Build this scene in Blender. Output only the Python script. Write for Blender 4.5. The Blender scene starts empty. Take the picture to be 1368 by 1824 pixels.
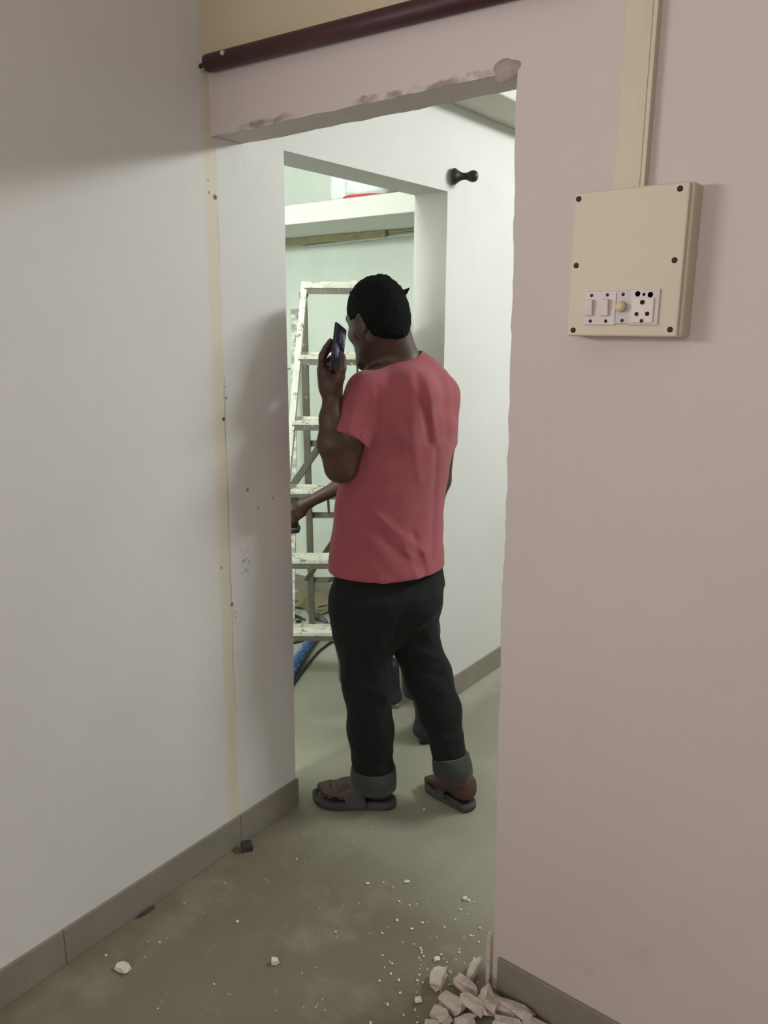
import bpy, bmesh, math, random
import numpy as np
from mathutils import Vector, Matrix
from mathutils.geometry import tessellate_polygon

SC = bpy.context.scene
COL = SC.collection

# ------------------------------------------------------------------ camera
IMG_W, IMG_H = 1368, 1824
FOC, PITCH, YAW, ROLL = 1368.88, 0.23839, 0.65549, 0.00409
EYE = 1.58
RT = np.array([math.cos(YAW), math.sin(YAW), 0.0])
NF = np.array([-math.sin(YAW), math.cos(YAW), 0.0])
FW = NF * math.cos(PITCH) + np.array([0, 0, -math.sin(PITCH)])
UP = np.cross(RT, FW)
R2 = RT * math.cos(ROLL) + UP * math.sin(ROLL)
U2 = -RT * math.sin(ROLL) + UP * math.cos(ROLL)

cam_data = bpy.data.cameras.new('camera')
cam_data.sensor_fit = 'VERTICAL'
cam_data.sensor_height = 24.0
cam_data.lens = FOC / IMG_H * 24.0
cam_data.clip_start = 0.02
cam = bpy.data.objects.new('camera', cam_data)
COL.objects.link(cam)
cam.matrix_world = Matrix(((R2[0], U2[0], -FW[0], 0), (R2[1], U2[1], -FW[1], 0), (R2[2], U2[2], -FW[2], EYE), (0, 0, 0, 1)))
SC.camera = cam

# ------------------------------------------------------------------ world, lights, exposure
SC.view_settings.view_transform = 'Standard'
SC.view_settings.look = 'None'
SC.view_settings.gamma = 1.0
SC.view_settings.use_curve_mapping = False
SC.view_settings.exposure = 0.0
world = bpy.data.worlds.new('world'); SC.world = world
world.use_nodes = True
world.node_tree.nodes['Background'].inputs[0].default_value = (0.5, 0.5, 0.52, 1)
world.node_tree.nodes['Background'].inputs[1].default_value = 0.02


def area(name, loc, target, sx, sy, power, col):
    d = bpy.data.lights.new(name, 'AREA'); d.shape = 'RECTANGLE'; d.size = sx; d.size_y = sy
    d.energy = power; d.color = col
    o = bpy.data.objects.new(name, d); COL.objects.link(o)
    o.location = loc
    o.rotation_euler = (Vector(target) - Vector(loc)).to_track_quat('-Z', 'Y').to_euler()
    return o


# tube lamps: ceiling of the passage, store room side of the left wall, left wall of the near room; unseen fill light added behind the camera
area('passage_tube_lamp', (0.45, 3.65, 2.68), (-1.63, 1.8, 1.2), 1.1, 0.2, 56, (0.94, 1.0, 0.97))
area('store_tube_lamp', (-1.84, 0.75, 2.33), (-2.9, 1.0, 2.1), 0.9, 0.10, 88, (0.93, 1.0, 0.94))
area('room_tube_lamp', (-1.60, -0.45, 1.85), (0.2, -0.45, 1.85), 1.2, 0.12, 21, (1.0, 0.92, 0.90))
area('room_fill_light', (0.3, -2.45, 1.7), (-0.6, 1.4, 1.4), 1.5, 1.3, 38, (1.0, 0.93, 0.91))

# ------------------------------------------------------------------ shared geometry numbers
XL = -1.633          # left wall face
TW = 0.147           # left wall thickness
YF, YB = 1.402, 1.506  # doorway wall front / back face
HD = 2.04            # front doorway head
H2 = 2.051           # inner doorway head
YC = 2.494           # far jamb of the inner doorway
YR = 3.227           # store room back wall
ZC = 2.85            # ceiling


def ray(px, py):
    return FW * FOC + R2 * (px - 684) - U2 * (py - 912)


def hit(px, py, ax, val):
    d = ray(px, py); o = np.array([0, 0, EYE]); return o + d * ((val - o[ax]) / d[ax])


def loc3(px, py, D):
    """(right, forward, up) of a pixel at forward distance D."""
    d = ray(px, py); t = D / (d @ NF)
    return np.array([d @ RT * t, D, EYE + d[2] * t])


def flo(px, py, z=0.0):
    """floor pixel in (right, forward, up)."""
    p = hit(px, py, 2, z); return np.array([p @ RT, p @ NF, z])


def to_world(l):
    return RT * l[0] + NF * l[1] + np.array([0, 0, l[2]])


# ------------------------------------------------------------------ materials
def nodes_of(name):
    m = bpy.data.materials.new(name); m.use_nodes = True
    nt = m.node_tree; nt.nodes.clear()
    out = nt.nodes.new('ShaderNodeOutputMaterial'); b = nt.nodes.new('ShaderNodeBsdfPrincipled')
    nt.links.new(b.outputs[0], out.inputs[0])
    return m, nt, b


def C4(c): return (c[0], c[1], c[2], 1.0)


class NT:
    def __init__(s, nt): s.nt = nt
    def n(s, t, **kw):
        o = s.nt.nodes.new(t)
        for k, v in kw.items(): setattr(o, k, v)
        return o
    def l(s, a, b): s.nt.links.new(a, b)
    def coord(s):
        return s.n('ShaderNodeTexCoord').outputs['Object']
    def noise(s, vec, scale, detail=4, rough=0.6):
        o = s.n('ShaderNodeTexNoise'); o.inputs['Scale'].default_value = scale
        o.inputs['Detail'].default_value = detail; o.inputs['Roughness'].default_value = rough
        s.l(vec, o.inputs['Vector']); return o.outputs['Fac']
    def ramp(s, fac, a, b, ca=(0, 0, 0), cb=(1, 1, 1)):
        o = s.n('ShaderNodeValToRGB'); s.l(fac, o.inputs[0])
        o.color_ramp.elements[0].position = a; o.color_ramp.elements[1].position = b
        o.color_ramp.elements[0].color = C4(ca); o.color_ramp.elements[1].color = C4(cb)
        return o.outputs[0]
    def mix(s, fac, a, b):
        o = s.n('ShaderNodeMix', data_type='RGBA')
        for sock, v in ((o.inputs[0], fac), (o.inputs[6], a), (o.inputs[7], b)):
            if hasattr(v, 'is_linked'): s.l(v, sock)
            elif isinstance(v, (int, float)): sock.default_value = v
            else: sock.default_value = C4(v)
        return o.outputs[2]
    def math(s, op, a, b=None, c=None):
        o = s.n('ShaderNodeMath', operation=op)
        for i, v in enumerate((a, b, c)):
            if v is None: continue
            if hasattr(v, 'is_linked'): s.l(v, o.inputs[i])
            else: o.inputs[i].default_value = v
        return o.outputs[0]
    def bump(s, h, strength, dist, b):
        o = s.n('ShaderNodeBump'); o.inputs['Strength'].default_value = strength; o.inputs['Distance'].default_value = dist
        s.l(h, o.inputs['Height']); s.l(o.outputs[0], b.inputs['Normal'])
    def sep(s, vec):
        o = s.n('ShaderNodeSeparateXYZ'); s.l(vec, o.inputs[0]); return o.outputs
    def spot(s, x, y, cx, cy, r0, r1, sx=1.0):
        """1 inside a spot, 0 outside."""
        dx = s.math('MULTIPLY', s.math('SUBTRACT', x, cx), sx); dy = s.math('SUBTRACT', y, cy)
        d = s.math('SQRT', s.math('ADD', s.math('MULTIPLY', dx, dx), s.math('MULTIPLY', dy, dy)))
        o = s.n('ShaderNodeMapRange'); s.l(d, o.inputs[0])
        o.inputs[1].default_value = r0; o.inputs[2].default_value = r1
        o.inputs[3].default_value = 1.0; o.inputs[4].default_value = 0.0
        return o.outputs[0]


def mat(name, a, b=None, scale=20.0, rough=0.7, bump=0.0, bscale=60.0, metal=0.0, lo=0.35, hi=0.65, spec=0.5, sheen=0.0):
    m, nt, bs = nodes_of(name); t = NT(nt); co = t.coord()
    f = t.noise(co, scale)
    col = t.ramp(f, lo, hi, a, b if b else tuple(x * 0.88 for x in a))
    t.l(col, bs.inputs['Base Color'])
    bs.inputs['Roughness'].default_value = rough; bs.inputs['Metallic'].default_value = metal
    bs.inputs['Specular IOR Level'].default_value = spec
    if sheen: bs.inputs['Sheen Weight'].default_value = sheen
    if bump: t.bump(t.noise(co, bscale, 3), bump, 0.01, bs)
    return m


def wall_mat(name, base, dark, extra=None):
    m, nt, bs = nodes_of(name); t = NT(nt); co = t.coord()
    col = t.ramp(t.noise(co, 1.6, 5), 0.3, 0.75, base, dark)
    col = t.mix(t.math('MULTIPLY', t.ramp(t.noise(co, 9, 5), 0.55, 0.8), 0.25), col, dark)
    if extra: col = extra(t, co, col)
    t.l(col, bs.inputs['Base Color']); bs.inputs['Roughness'].default_value = 0.6
    bs.inputs['Specular IOR Level'].default_value = 0.3
    h = t.math('ADD', t.noise(co, 45, 4), t.math('MULTIPLY', t.noise(co, 6, 3), 2.0))
    t.bump(h, 0.12, 0.006, bs)
    return m


def left_marks(t, co, col):
    x, y, z = t.sep(co)
    wob = t.math('MULTIPLY', t.math('SUBTRACT', t.noise(co, 5, 4), 0.5), 0.02)
    yy = t.math('ADD', y, wob)
    # putty strip where the old frame was cut away
    s = t.math('MULTIPLY', t.ramp(yy, 0.0, 1.0), 1.0)
    def step(v, a, b):
        o = t.n('ShaderNodeMapRange'); t.l(v, o.inputs[0]); o.inputs[1].default_value = a; o.inputs[2].default_value = b
        return o.outputs[0]
    lean = t.math('ADD', yy, t.math('MULTIPLY', t.math('SUBTRACT', 2.0, z), 0.012))
    strip = t.math('MULTIPLY', step(lean, 1.366, 1.384), step(lean, 1.4165, 1.4135))
    col = t.mix(t.math('MULTIPLY', strip, 0.75), col, (0.66, 0.60, 0.46))
    edge = t.math('MULTIPLY', step(lean, 1.411, 1.414), step(lean, 1.4185, 1.4155))
    edge = t.math('MULTIPLY', edge, t.ramp(t.noise(co, 4.0, 3), 0.42, 0.62))
    col = t.mix(t.math('MULTIPLY', edge, 0.55), col, (0.22, 0.18, 0.14))
    for cy, cz, r, k in ((1.406, 1.898, .0085, .9), (1.386, 1.907, .005, .6), (1.3855, 1.935, .004, .5), (1.401, 1.328, .007, 1), (1.414, 1.385, .005, .7),
                         (1.478, 1.118, .008, .6), (1.517, 1.056, .006, .45), (1.578, 1.076, .005, .6), (1.401, .790, .008, .7), (1.368, .91, .005, .6)):
        col = t.mix(t.math('MULTIPLY', t.spot(y, z, cy, cz, r * .5, r), k), col, (0.06, 0.045, 0.035))
    for cy, cz, r, sx, k in ((1.414, 1.40, .05, 14, .7), (1.409, .745, .035, 5, .6), (1.455, .905, .06, 2.2, .45), (1.485, 1.14, .02, 2, .3), (1.414, .62, .03, 8, .3)):
        f = t.math('MULTIPLY', t.spot(y, z, cy, cz, r * .5, r, sx), t.ramp(t.noise(co, 60, 3), .52, .62))
        col = t.mix(t.math('MULTIPLY', f, k), col, (0.12, 0.10, 0.08))
    return col


def front_marks(t, co, col):
    x, y, z = t.sep(co)
    # cracks along the cut head of the doorway
    n = t.math('MULTIPLY', t.math('SUBTRACT', t.noise(co, 22, 4), 0.5), 0.03)
    d = t.math('ABSOLUTE', t.math('SUBTRACT', t.math('ADD', z, n), 2.046))
    o = t.n('ShaderNodeMapRange'); t.l(d, o.inputs[0]); o.inputs[1].default_value = 0.004; o.inputs[2].default_value = 0.009
    o.inputs[3].default_value = 1.0; o.inputs[4].default_value = 0.0
    def step(v, a, b):
        q = t.n('ShaderNodeMapRange'); t.l(v, q.inputs[0]); q.inputs[1].default_value = a; q.inputs[2].default_value = b
        return q.outputs[0]
    span = t.math('MAXIMUM', t.math('MULTIPLY', step(x, -1.17, -1.14), step(x, -.80, -.86)), t.math('MULTIPLY', step(x, -1.54, -1.5), step(x, -1.34, -1.4)))
    k = t.math('MULTIPLY', t.math('MULTIPLY', t.math('MULTIPLY', o.outputs[0], step(y, 1.406, 1.403)), span), t.ramp(t.noise(co, 13, 3), .40, .52))
    col = t.mix(t.math('MULTIPLY', k, .7), col, (0.20, 0.16, 0.145))
    for cx, cz, r, sx in ((-.40, .30, .05, 1.0), (-.52, .19, .03, .6)):
        f = t.math('MULTIPLY', t.spot(x, z, cx, cz, r * .2, r, sx), t.ramp(t.noise(co, 18, 4), .5, .7))
        col = t.mix(t.math('MULTIPLY', f, .3), col, (0.30, 0.26, 0.25))
    return col


M = {}
M['wall_left'] = wall_mat('white distemper left', (0.70, 0.69, 0.67), (0.64, 0.63, 0.61), left_marks)
M['wall_front'] = wall_mat('pinkish distemper', (0.60, 0.535, 0.51), (0.55, 0.49, 0.465), front_marks)
M['wall_yellow_cast'] = wall_mat('yellow cast band', (0.56, 0.48, 0.34), (0.50, 0.43, 0.31))
M['wall_white'] = wall_mat('white distemper', (0.74, 0.74, 0.70), (0.68, 0.68, 0.64))
M['wall_store'] = wall_mat('store wall', (0.66, 0.70, 0.645), (0.54, 0.58, 0.53))
M['ceiling'] = wall_mat('ceiling paint', (0.74, 0.73, 0.68), (0.70, 0.69, 0.64))
M['beam'] = wall_mat('beam paint', (0.62, 0.60, 0.52), (0.58, 0.56, 0.49))
M['skirting'] = mat('skirting tile', (0.26, 0.235, 0.19), (0.215, 0.195, 0.16), 6, 0.45, 0.05)
M['putty'] = mat('grey putty', (0.40, 0.35, 0.33), (0.33, 0.285, 0.265), 30, 0.85, 0.1)


def floor_mat():
    m, nt, bs = nodes_of('dusty floor tile'); t = NT(nt); co = t.coord()
    x, y, z = t.sep(co)
    base = t.ramp(t.noise(co, 2.2, 6), 0.3, 0.72, (0.165, 0.145, 0.098), (0.205, 0.185, 0.128))
    dust = t.ramp(t.noise(co, 5.5, 7, .65), 0.52, 0.75)
    col = t.mix(t.math('MULTIPLY', dust, .28), base, (0.46, 0.44, 0.37))
    # trodden plaster dust inside the doorway and beyond
    o = t.n('ShaderNodeMapRange'); o.interpolation_type = 'SMOOTHSTEP'
    w = t.math('ADD', y, t.math('MULTIPLY', t.math('SUBTRACT', t.noise(co, 6, 4), .5), .22))
    t.l(w, o.inputs[0]); o.inputs[1].default_value = 1.38; o.inputs[2].default_value = 1.75
    col = t.mix(t.math('MULTIPLY', o.outputs[0], .42), col, (0.44, 0.43, 0.36))
    # brushed-up plaster dust lying along the passage skirting
    e = t.n('ShaderNodeMapRange'); t.l(t.math('ADD', x, t.math('MULTIPLY', t.math('SUBTRACT', t.noise(co, 11, 5), .5), .16)), e.inputs[0])
    e.inputs[1].default_value = -1.50; e.inputs[2].default_value = -1.58
    e2 = t.n('ShaderNodeMapRange'); t.l(y, e2.inputs[0]); e2.inputs[1].default_value = 2.5; e2.inputs[2].default_value = 2.65
    col = t.mix(t.math('MULTIPLY', t.math('MULTIPLY', e.outputs[0], e2.outputs[0]), .45), col, (0.56, 0.55, 0.48))
    col = t.mix(t.math('MULTIPLY', t.ramp(t.noise(co, 150, 2), .68, .74), .35), col, (0.6, 0.57, 0.5))
    t.l(col, bs.inputs['Base Color'])
    t.l(t.ramp(t.noise(co, 7, 4), .3, .7, (.42,) * 3, (.62,) * 3), bs.inputs['Roughness'])
    bs.inputs['Specular IOR Level'].default_value = 0.35
    t.bump(t.noise(co, 90, 4), .05, .004, bs)
    return m


M['floor'] = floor_mat()
M['skin'] = mat('brown skin', (0.078, 0.040, 0.028), (0.058, 0.030, 0.021), 30, 0.5, 0.06, 220, spec=0.4)
M['lip'] = mat('lips', (0.10, 0.04, 0.035), None, 40, 0.45)
M['eye'] = mat('eye white', (0.6, 0.57, 0.54), None, 40, 0.2)
M['chin_shade'] = mat('dark stubble', (0.026, 0.017, 0.013), (0.016, 0.011, 0.009), 200, 0.8)  # shadow at the chin, painted as a darker patch of skin
M['nail'] = mat('nail', (0.24, 0.15, 0.12), None, 40, 0.3)
M['hair'] = mat('black hair', (0.006, 0.007, 0.007), (0.010, 0.011, 0.011), 160, 0.9, 0.5, 320, spec=0.08)


def cloth_mat(name, a, b, fine, rough=0.95, sheen=0.15, large=5.0):
    m, nt, bs = nodes_of(name); t = NT(nt); co = t.coord()
    col = t.ramp(t.noise(co, large, 4), .3, .7, a, b)
    w = t.n('ShaderNodeTexWave'); w.inputs['Scale'].default_value = fine; w.inputs['Distortion'].default_value = 1.5
    t.l(co, w.inputs['Vector'])
    col = t.mix(t.math('MULTIPLY', w.outputs['Fac'], .12), col, tuple(x * .6 for x in a))
    t.l(col, bs.inputs['Base Color']); bs.inputs['Roughness'].default_value = rough
    bs.inputs['Specular IOR Level'].default_value = .15; bs.inputs['Sheen Weight'].default_value = sheen
    h = t.math('ADD', t.noise(co, 350, 2), t.math('MULTIPLY', t.noise(co, 14, 4), 3.0))
    t.bump(h, .22, .004, bs)
    return m


M['shirt'] = cloth_mat('dusty red jersey', (0.34, 0.088, 0.108), (0.29, 0.075, 0.092), 160)
M['shirt_hem'] = cloth_mat('dusty red hem', (0.41, 0.09, 0.112), (0.36, 0.075, 0.095), 160)
M['jeans'] = cloth_mat('charcoal denim', (0.010, 0.0125, 0.012), (0.016, 0.019, 0.018), 220, .95, .03)
M['cuff'] = cloth_mat('grey denim inside', (0.050, 0.056, 0.051), (0.038, 0.043, 0.039), 220)
M['trousers2'] = cloth_mat('dark grey trousers', (0.022, 0.024, 0.023), (0.03, 0.032, 0.031), 200)
M['shirt2'] = cloth_mat('dark shirt', (0.05, 0.05, 0.055), (0.06, 0.06, 0.065), 160)
M['rubber'] = mat('grey sandal rubber', (0.062, 0.064, 0.062), (0.048, 0.050, 0.050), 25, 0.8, 0.15, 180)
M['rubber_dark'] = mat('black footbed', (0.022, 0.022, 0.024), None, 25, 0.8)
M['shoe'] = mat('black shoe', (0.012, 0.013, 0.018), (0.02, 0.02, 0.026), 25, 0.6, 0.2, 120)
M['shoe_sole'] = mat('grey shoe sole', (0.30, 0.31, 0.31), (0.22, 0.23, 0.23), 30, 0.7)
M['phone'] = mat('black phone body', (0.012, 0.012, 0.014), None, 20, 0.25)
M['black'] = mat('black plastic', (0.012, 0.012, 0.013), (0.02, 0.02, 0.02), 30, 0.45)
M['maroon'] = mat('maroon pipe paint', (0.060, 0.016, 0.022), (0.048, 0.014, 0.018), 12, 0.5, 0.08, 60)
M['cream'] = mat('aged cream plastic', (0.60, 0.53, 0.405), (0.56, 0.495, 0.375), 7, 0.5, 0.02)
M['cream_lit'] = mat('aged cream lit copy', (0.61, 0.545, 0.42), (0.57, 0.505, 0.39), 5, 0.5, 0.02)  # slightly lighter lit copy of the cream, light put into the colour
M['plate'] = mat('white accessory plate', (0.60, 0.545, 0.53), (0.56, 0.505, 0.49), 30, 0.4)
M['plate_blue'] = mat('pale grey regulator plate', (0.52, 0.49, 0.51), (0.48, 0.455, 0.475), 30, 0.4)
M['rocker'] = mat('white rocker', (0.68, 0.615, 0.585), (0.64, 0.58, 0.55), 30, 0.35)
M['knob'] = mat('yellowed knob', (0.68, 0.57, 0.37), (0.64, 0.53, 0.34), 30, 0.4)
M['hole'] = mat('dark hole', (0.012, 0.010, 0.010), None, 30, 0.8)
M['screw'] = mat('dark screw', (0.05, 0.043, 0.040), (0.03, 0.026, 0.025), 300, 0.5, metal=0.4)
M['wood_yellow'] = mat('yellowish batten', (0.46, 0.41, 0.25), (0.36, 0.32, 0.19), 9, 0.7, 0.1)
M['rubble'] = mat('broken plaster', (0.62, 0.55, 0.49), (0.48, 0.42, 0.37), 40, 0.95, 0.5, 120)
M['crumb'] = mat('white plaster crumb', (0.78, 0.75, 0.68), (0.62, 0.59, 0.53), 60, 0.95, 0.4, 200)
M['dark_scrap'] = mat('dark scrap', (0.03, 0.025, 0.02), (0.06, 0.05, 0.045), 60, 0.9)
M['bag_white'] = mat('white plastic bag', (0.84, 0.86, 0.86), (0.72, 0.77, 0.78), 12, 0.45, 0.3, 20)
M['bag_red'] = mat('red print', (0.62, 0.05, 0.06), (0.5, 0.04, 0.05), 20, 0.5)
M['cardboard'] = mat('olive brown sheet', (0.25, 0.215, 0.125), (0.20, 0.17, 0.10), 6, 0.9)
M['rag'] = mat('grey rag', (0.105, 0.11, 0.10), (0.17, 0.175, 0.16), 30, 0.95, 0.5, 80)
M['white_plastic'] = mat('white plastic', (0.72, 0.74, 0.70), None, 20, 0.4)
M['cap_white'] = mat('white metal bracket', (0.62, 0.58, 0.52), (0.4, 0.36, 0.33), 60, 0.5)


def splatter(name, base, base2, spot, lo, hi, scale, rough=.6, metal=0.0):
    m, nt, bs = nodes_of(name); t = NT(nt); co = t.coord()
    col = t.ramp(t.noise(co, 8, 5), .35, .65, base, base2)
    f = t.ramp(t.noise(co, scale, 5, .7), lo, hi)
    col = t.mix(f, col, spot)
    t.l(col, bs.inputs['Base Color']); bs.inputs['Roughness'].default_value = rough; bs.inputs['Metallic'].default_value = metal
    t.bump(f, .25, .004, bs)
    return m


M['ladder_white'] = splatter('paint crusted ladder', (0.80, 0.80, 0.72), (0.70, 0.70, 0.62), (0.15, 0.13, 0.09), .56, .68, 24)
M['ladder_rung'] = splatter('paint crusted rung', (0.78, 0.77, 0.68), (0.62, 0.60, 0.50), (0.20, 0.17, 0.12), .54, .66, 30)
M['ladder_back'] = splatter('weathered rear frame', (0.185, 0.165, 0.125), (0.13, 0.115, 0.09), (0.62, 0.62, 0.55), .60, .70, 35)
M['ladder_dark'] = splatter('dark brace', (0.075, 0.07, 0.06), (0.055, 0.05, 0.045), (0.35, 0.34, 0.3), .66, .74, 40)
M['post'] = splatter('paint speckled post', (0.42, 0.42, 0.36), (0.30, 0.29, 0.24), (0.74, 0.76, 0.70), .45, .55, 30)
M['hose_blue'] = splatter('speckled blue hose', (0.045, 0.13, 0.42), (0.035, 0.10, 0.33), (0.45, 0.55, 0.72), .55, .63, 70, .5)
M['hose_grey'] = splatter('dusty dark hose', (0.10, 0.095, 0.075), (0.13, 0.125, 0.10), (0.3, 0.3, 0.25), .62, .7, 50, .7)


def screen_mat():
    m, nt, bs = nodes_of('phone glass'); t = NT(nt); co = t.coord()
    bs.inputs['Base Color'].default_value = (0.015, 0.013, 0.02, 1)
    t.l(t.ramp(t.noise(co, 60, 2), .3, .7, (.22,) * 3, (.32,) * 3), bs.inputs['Roughness'])
    bs.inputs['Specular IOR Level'].default_value = .4
    em = t.ramp(t.noise(co, 22, 2), .48, .72, (0.02, 0.02, 0.03), (0.62, 0.58, 0.75))  # purple-white reflection on the glass, painted as a patchy glow
    t.l(em, bs.inputs['Emission Color']); bs.inputs['Emission Strength'].default_value = .35
    return m


M['screen'] = screen_mat()

# ------------------------------------------------------------------ object helpers
def tag(o, label=None, cat=None, group=None, kind=None):
    if label: o['label'] = label
    if cat: o['category'] = cat
    if group: o['group'] = group
    if kind: o['kind'] = kind
    return o


def empty(name, loc, rz=0.0):
    o = bpy.data.objects.new(name, None); COL.objects.link(o)
    o.location = loc; o.rotation_euler = (0, 0, rz); o.empty_display_size = .05
    return o


def link_mesh(name, me, m, parent=None, smooth=False):
    o = bpy.data.objects.new(name, me); COL.objects.link(o)
    for k in (m if isinstance(m, (list, tuple)) else [m]): me.materials.append(k)
    if parent is not None: o.parent = parent
    if smooth: me.polygons.foreach_set('use_smooth', [True] * len(me.polygons))
    return o


def from_bm(name, bm, m, parent=None, smooth=False):
    me = bpy.data.meshes.new(name); bmesh.ops.recalc_face_normals(bm, faces=bm.faces); bm.to_mesh(me); bm.free()
    return link_mesh(name, me, m, parent, smooth)


def add_box(bm, c, s, rot=None, bevel=0.0, seg=2):
    mt = Matrix.Translation(Vector(c)) @ (rot.to_4x4() if rot is not None else Matrix.Identity(4)) @ Matrix.Diagonal((s[0], s[1], s[2], 1))
    r = bmesh.ops.create_cube(bm, size=1.0, matrix=mt)
    if bevel:
        es = list({e for v in r['verts'] for e in v.link_edges})
        bmesh.ops.bevel(bm, geom=es, offset=bevel, segments=seg, affect='EDGES', profile=.5)


def box(name, m, parent, c, s, rot=None, bevel=0.002, smooth=False):
    bm = bmesh.new(); add_box(bm, c, s, rot, bevel); return from_bm(name, bm, m, parent, smooth)


def frame_of(a, b, side):
    """rotation whose Z runs a->b and X is close to side."""
    z = (Vector(b) - Vector(a)).normalized(); x = Vector(side); x = (x - z * x.dot(z)).normalized(); y = z.cross(x)
    return Matrix((x, y, z)).transposed()


def bar(name, m, parent, a, b, w, d, side=(1, 0, 0), bevel=.003):
    a, b = Vector(a), Vector(b)
    return box(name, m, parent, (a + b) / 2, (w, d, (b - a).length), frame_of(a, b, side), bevel)


def add_tube(bm, pts, rad, seg=12, caps=True):
    pts = [Vector(p) for p in pts]; rings = []
    ref = Vector((0.31, 0.2, 0.93))
    for i, p in enumerate(pts):
        d = (pts[min(i + 1, len(pts) - 1)] - pts[max(i - 1, 0)]).normalized()
        x = d.cross(ref)
        if x.length < 1e-3: x = d.cross(Vector((1, 0, 0)))
        x.normalize(); y = d.cross(x)
        r = rad[i] if isinstance(rad, (list, tuple)) else rad
        rings.append([bm.verts.new(p + (x * math.cos(2 * math.pi * k / seg) + y * math.sin(2 * math.pi * k / seg)) * r) for k in range(seg)])
    for a, b in zip(rings, rings[1:]):
        for k in range(seg): bm.faces.new((a[k], a[(k + 1) % seg], b[(k + 1) % seg], b[k]))
    if caps: bm.faces.new(rings[0][::-1]); bm.faces.new(rings[-1])


def tube(name, m, parent, pts, rad, seg=12):
    bm = bmesh.new(); add_tube(bm, pts, rad, seg); return from_bm(name, bm, m, parent, True)


def prism(name, m, outline, ax, v0, v1, parent=None):
    """outline: 2D points in the two other axes, extruded along axis ax from v0 to v1."""
    bm = bmesh.new()
    def mk(p, v):
        q = list(p); q.insert(ax, v); return bm.verts.new(q)
    A = [mk(p, v0) for p in outline]; B = [mk(p, v1) for p in outline]
    n = len(A)
    for t in tessellate_polygon([[Vector((p[0], p[1], 0)) for p in outline]]):
        bm.faces.new([A[i] for i in t]); bm.faces.new([B[i] for i in t[::-1]])
    for i in range(n): bm.faces.new((A[i], B[i], B[(i + 1) % n], A[(i + 1) % n]))
    return from_bm(name, bm, m, parent)


def struct(o): o['kind'] = 'structure'; return o


# ------------------------------------------------------------------ the room shell
rnd = random.Random(7)
XR1, Y0, XRP, YE = 2.3, -2.6, 1.3, 4.6     # room right, room rear, passage right, passage end
struct(box('floor', M['floor'], None, (-0.8, 1.0, -0.05), (6.4, 7.4, 0.1), bevel=0))
struct(box('ceiling', M['ceiling'], None, (-0.8, 1.0, ZC + .05), (6.4, 7.4, 0.1), bevel=0))

# left wall with the inner doorway cut through it
edge = [(hit(px, py, 0, XL)[1], z) for px, py, z in ((528, 1437, 0), (527, 1385, .1))]
jl = []
for px, py in ((526.5, 1385), (524, 1240), (522, 1100), (519.5, 960), (517, 850), (513.5, 700), (510.5, 560), (508, 420), (506.5, 300)):
    p = hit(px, py, 0, XL); jl.append((p[1] + rnd.uniform(-.0015, .0015), p[2]))
outl = [(Y0, 0), (jl[0][0], 0)] + jl + [(jl[-1][0], H2), (YC, H2), (YC, 0), (YE, 0), (YE, ZC), (Y0, ZC)]
wl = struct(prism('wall_left', M['wall_left'], outl, 0, XL - TW, XL))

# doorway wall: lintel and right-hand panel with a ragged broken edge
jr = []
key = ((920, 150), (918, 170), (917.5, 240), (917, 300), (914.5, 400), (914, 460), (911, 560), (908, 640), (905.5, 760), (901, 900), (897, 1010), (893.5, 1090),
       (891, 1150), (892, 1230), (888, 1290), (885, 1420), (882, 1550), (880, 1680), (876, 1765))
zj = [hit(a, b, 1, YF)[2] for a, b in key]; xj = [hit(a, b, 1, YF)[0] for a, b in key]
zz = -0.0
z = 0.0
while z < HD - .01:
    x = float(np.interp(z, zj[::-1], xj[::-1])) + rnd.uniform(-.0016, .0016) * (1.0 if rnd.random() < .7 else 1.6)
    jr.append((x, z)); z += rnd.uniform(.012, .035)
head = []
x = jr[-1][0]
head.append((x, HD))
while x > XL + .03:
    x -= rnd.uniform(.015, .05); head.append((max(x, XL), HD + rnd.uniform(-.0015, .0015)))
if head[-1][0] > XL: head.append((XL, HD))
outf = [(XR1, 0)] + [(XR1, 2.9 - .05), (XL, 2.85)] + head[::-1] + jr[::-1]
wf = struct(prism('wall_front', M['wall_front'], outf, 1, YF, YB))
# the rest of the walls
struct(box('wall_right', M['wall_front'], None, (XR1 + .05, -.6, ZC / 2), (.1, 4.0, ZC), bevel=0))
struct(box('wall_rear', M['wall_front'], None, (.35, Y0 - .05, ZC / 2), (4.0, .1, ZC), bevel=0))
struct(box('wall_passage_right', M['wall_white'], None, (XRP + .05, 3.05, ZC / 2), (.1, 3.1, ZC), bevel=0))
struct(box('wall_passage_end', M['wall_white'], None, (-.2, YE + .05, ZC / 2), (3.2, .1, ZC), bevel=0))
struct(box('wall_back', M['wall_store'], None, (-2.8, YR + .05, ZC / 2), (2.05, .1, ZC), bevel=0))
struct(box('wall_store_left', M['wall_store'], None, (-3.83, 1.6, ZC / 2), (.1, 3.4, ZC), bevel=0))
struct(box('wall_store_near', M['wall_store'], None, (-2.8, -.05, ZC / 2), (2.05, .1, ZC), bevel=0))
# upper band of the doorway wall above the pipe, yellow light put into colour
struct(box('trim_1', M['wall_yellow_cast'], None, ((XL + XR1) / 2, YF - .002, 2.52), (XR1 - XL, .006, .66), bevel=0))
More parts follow.
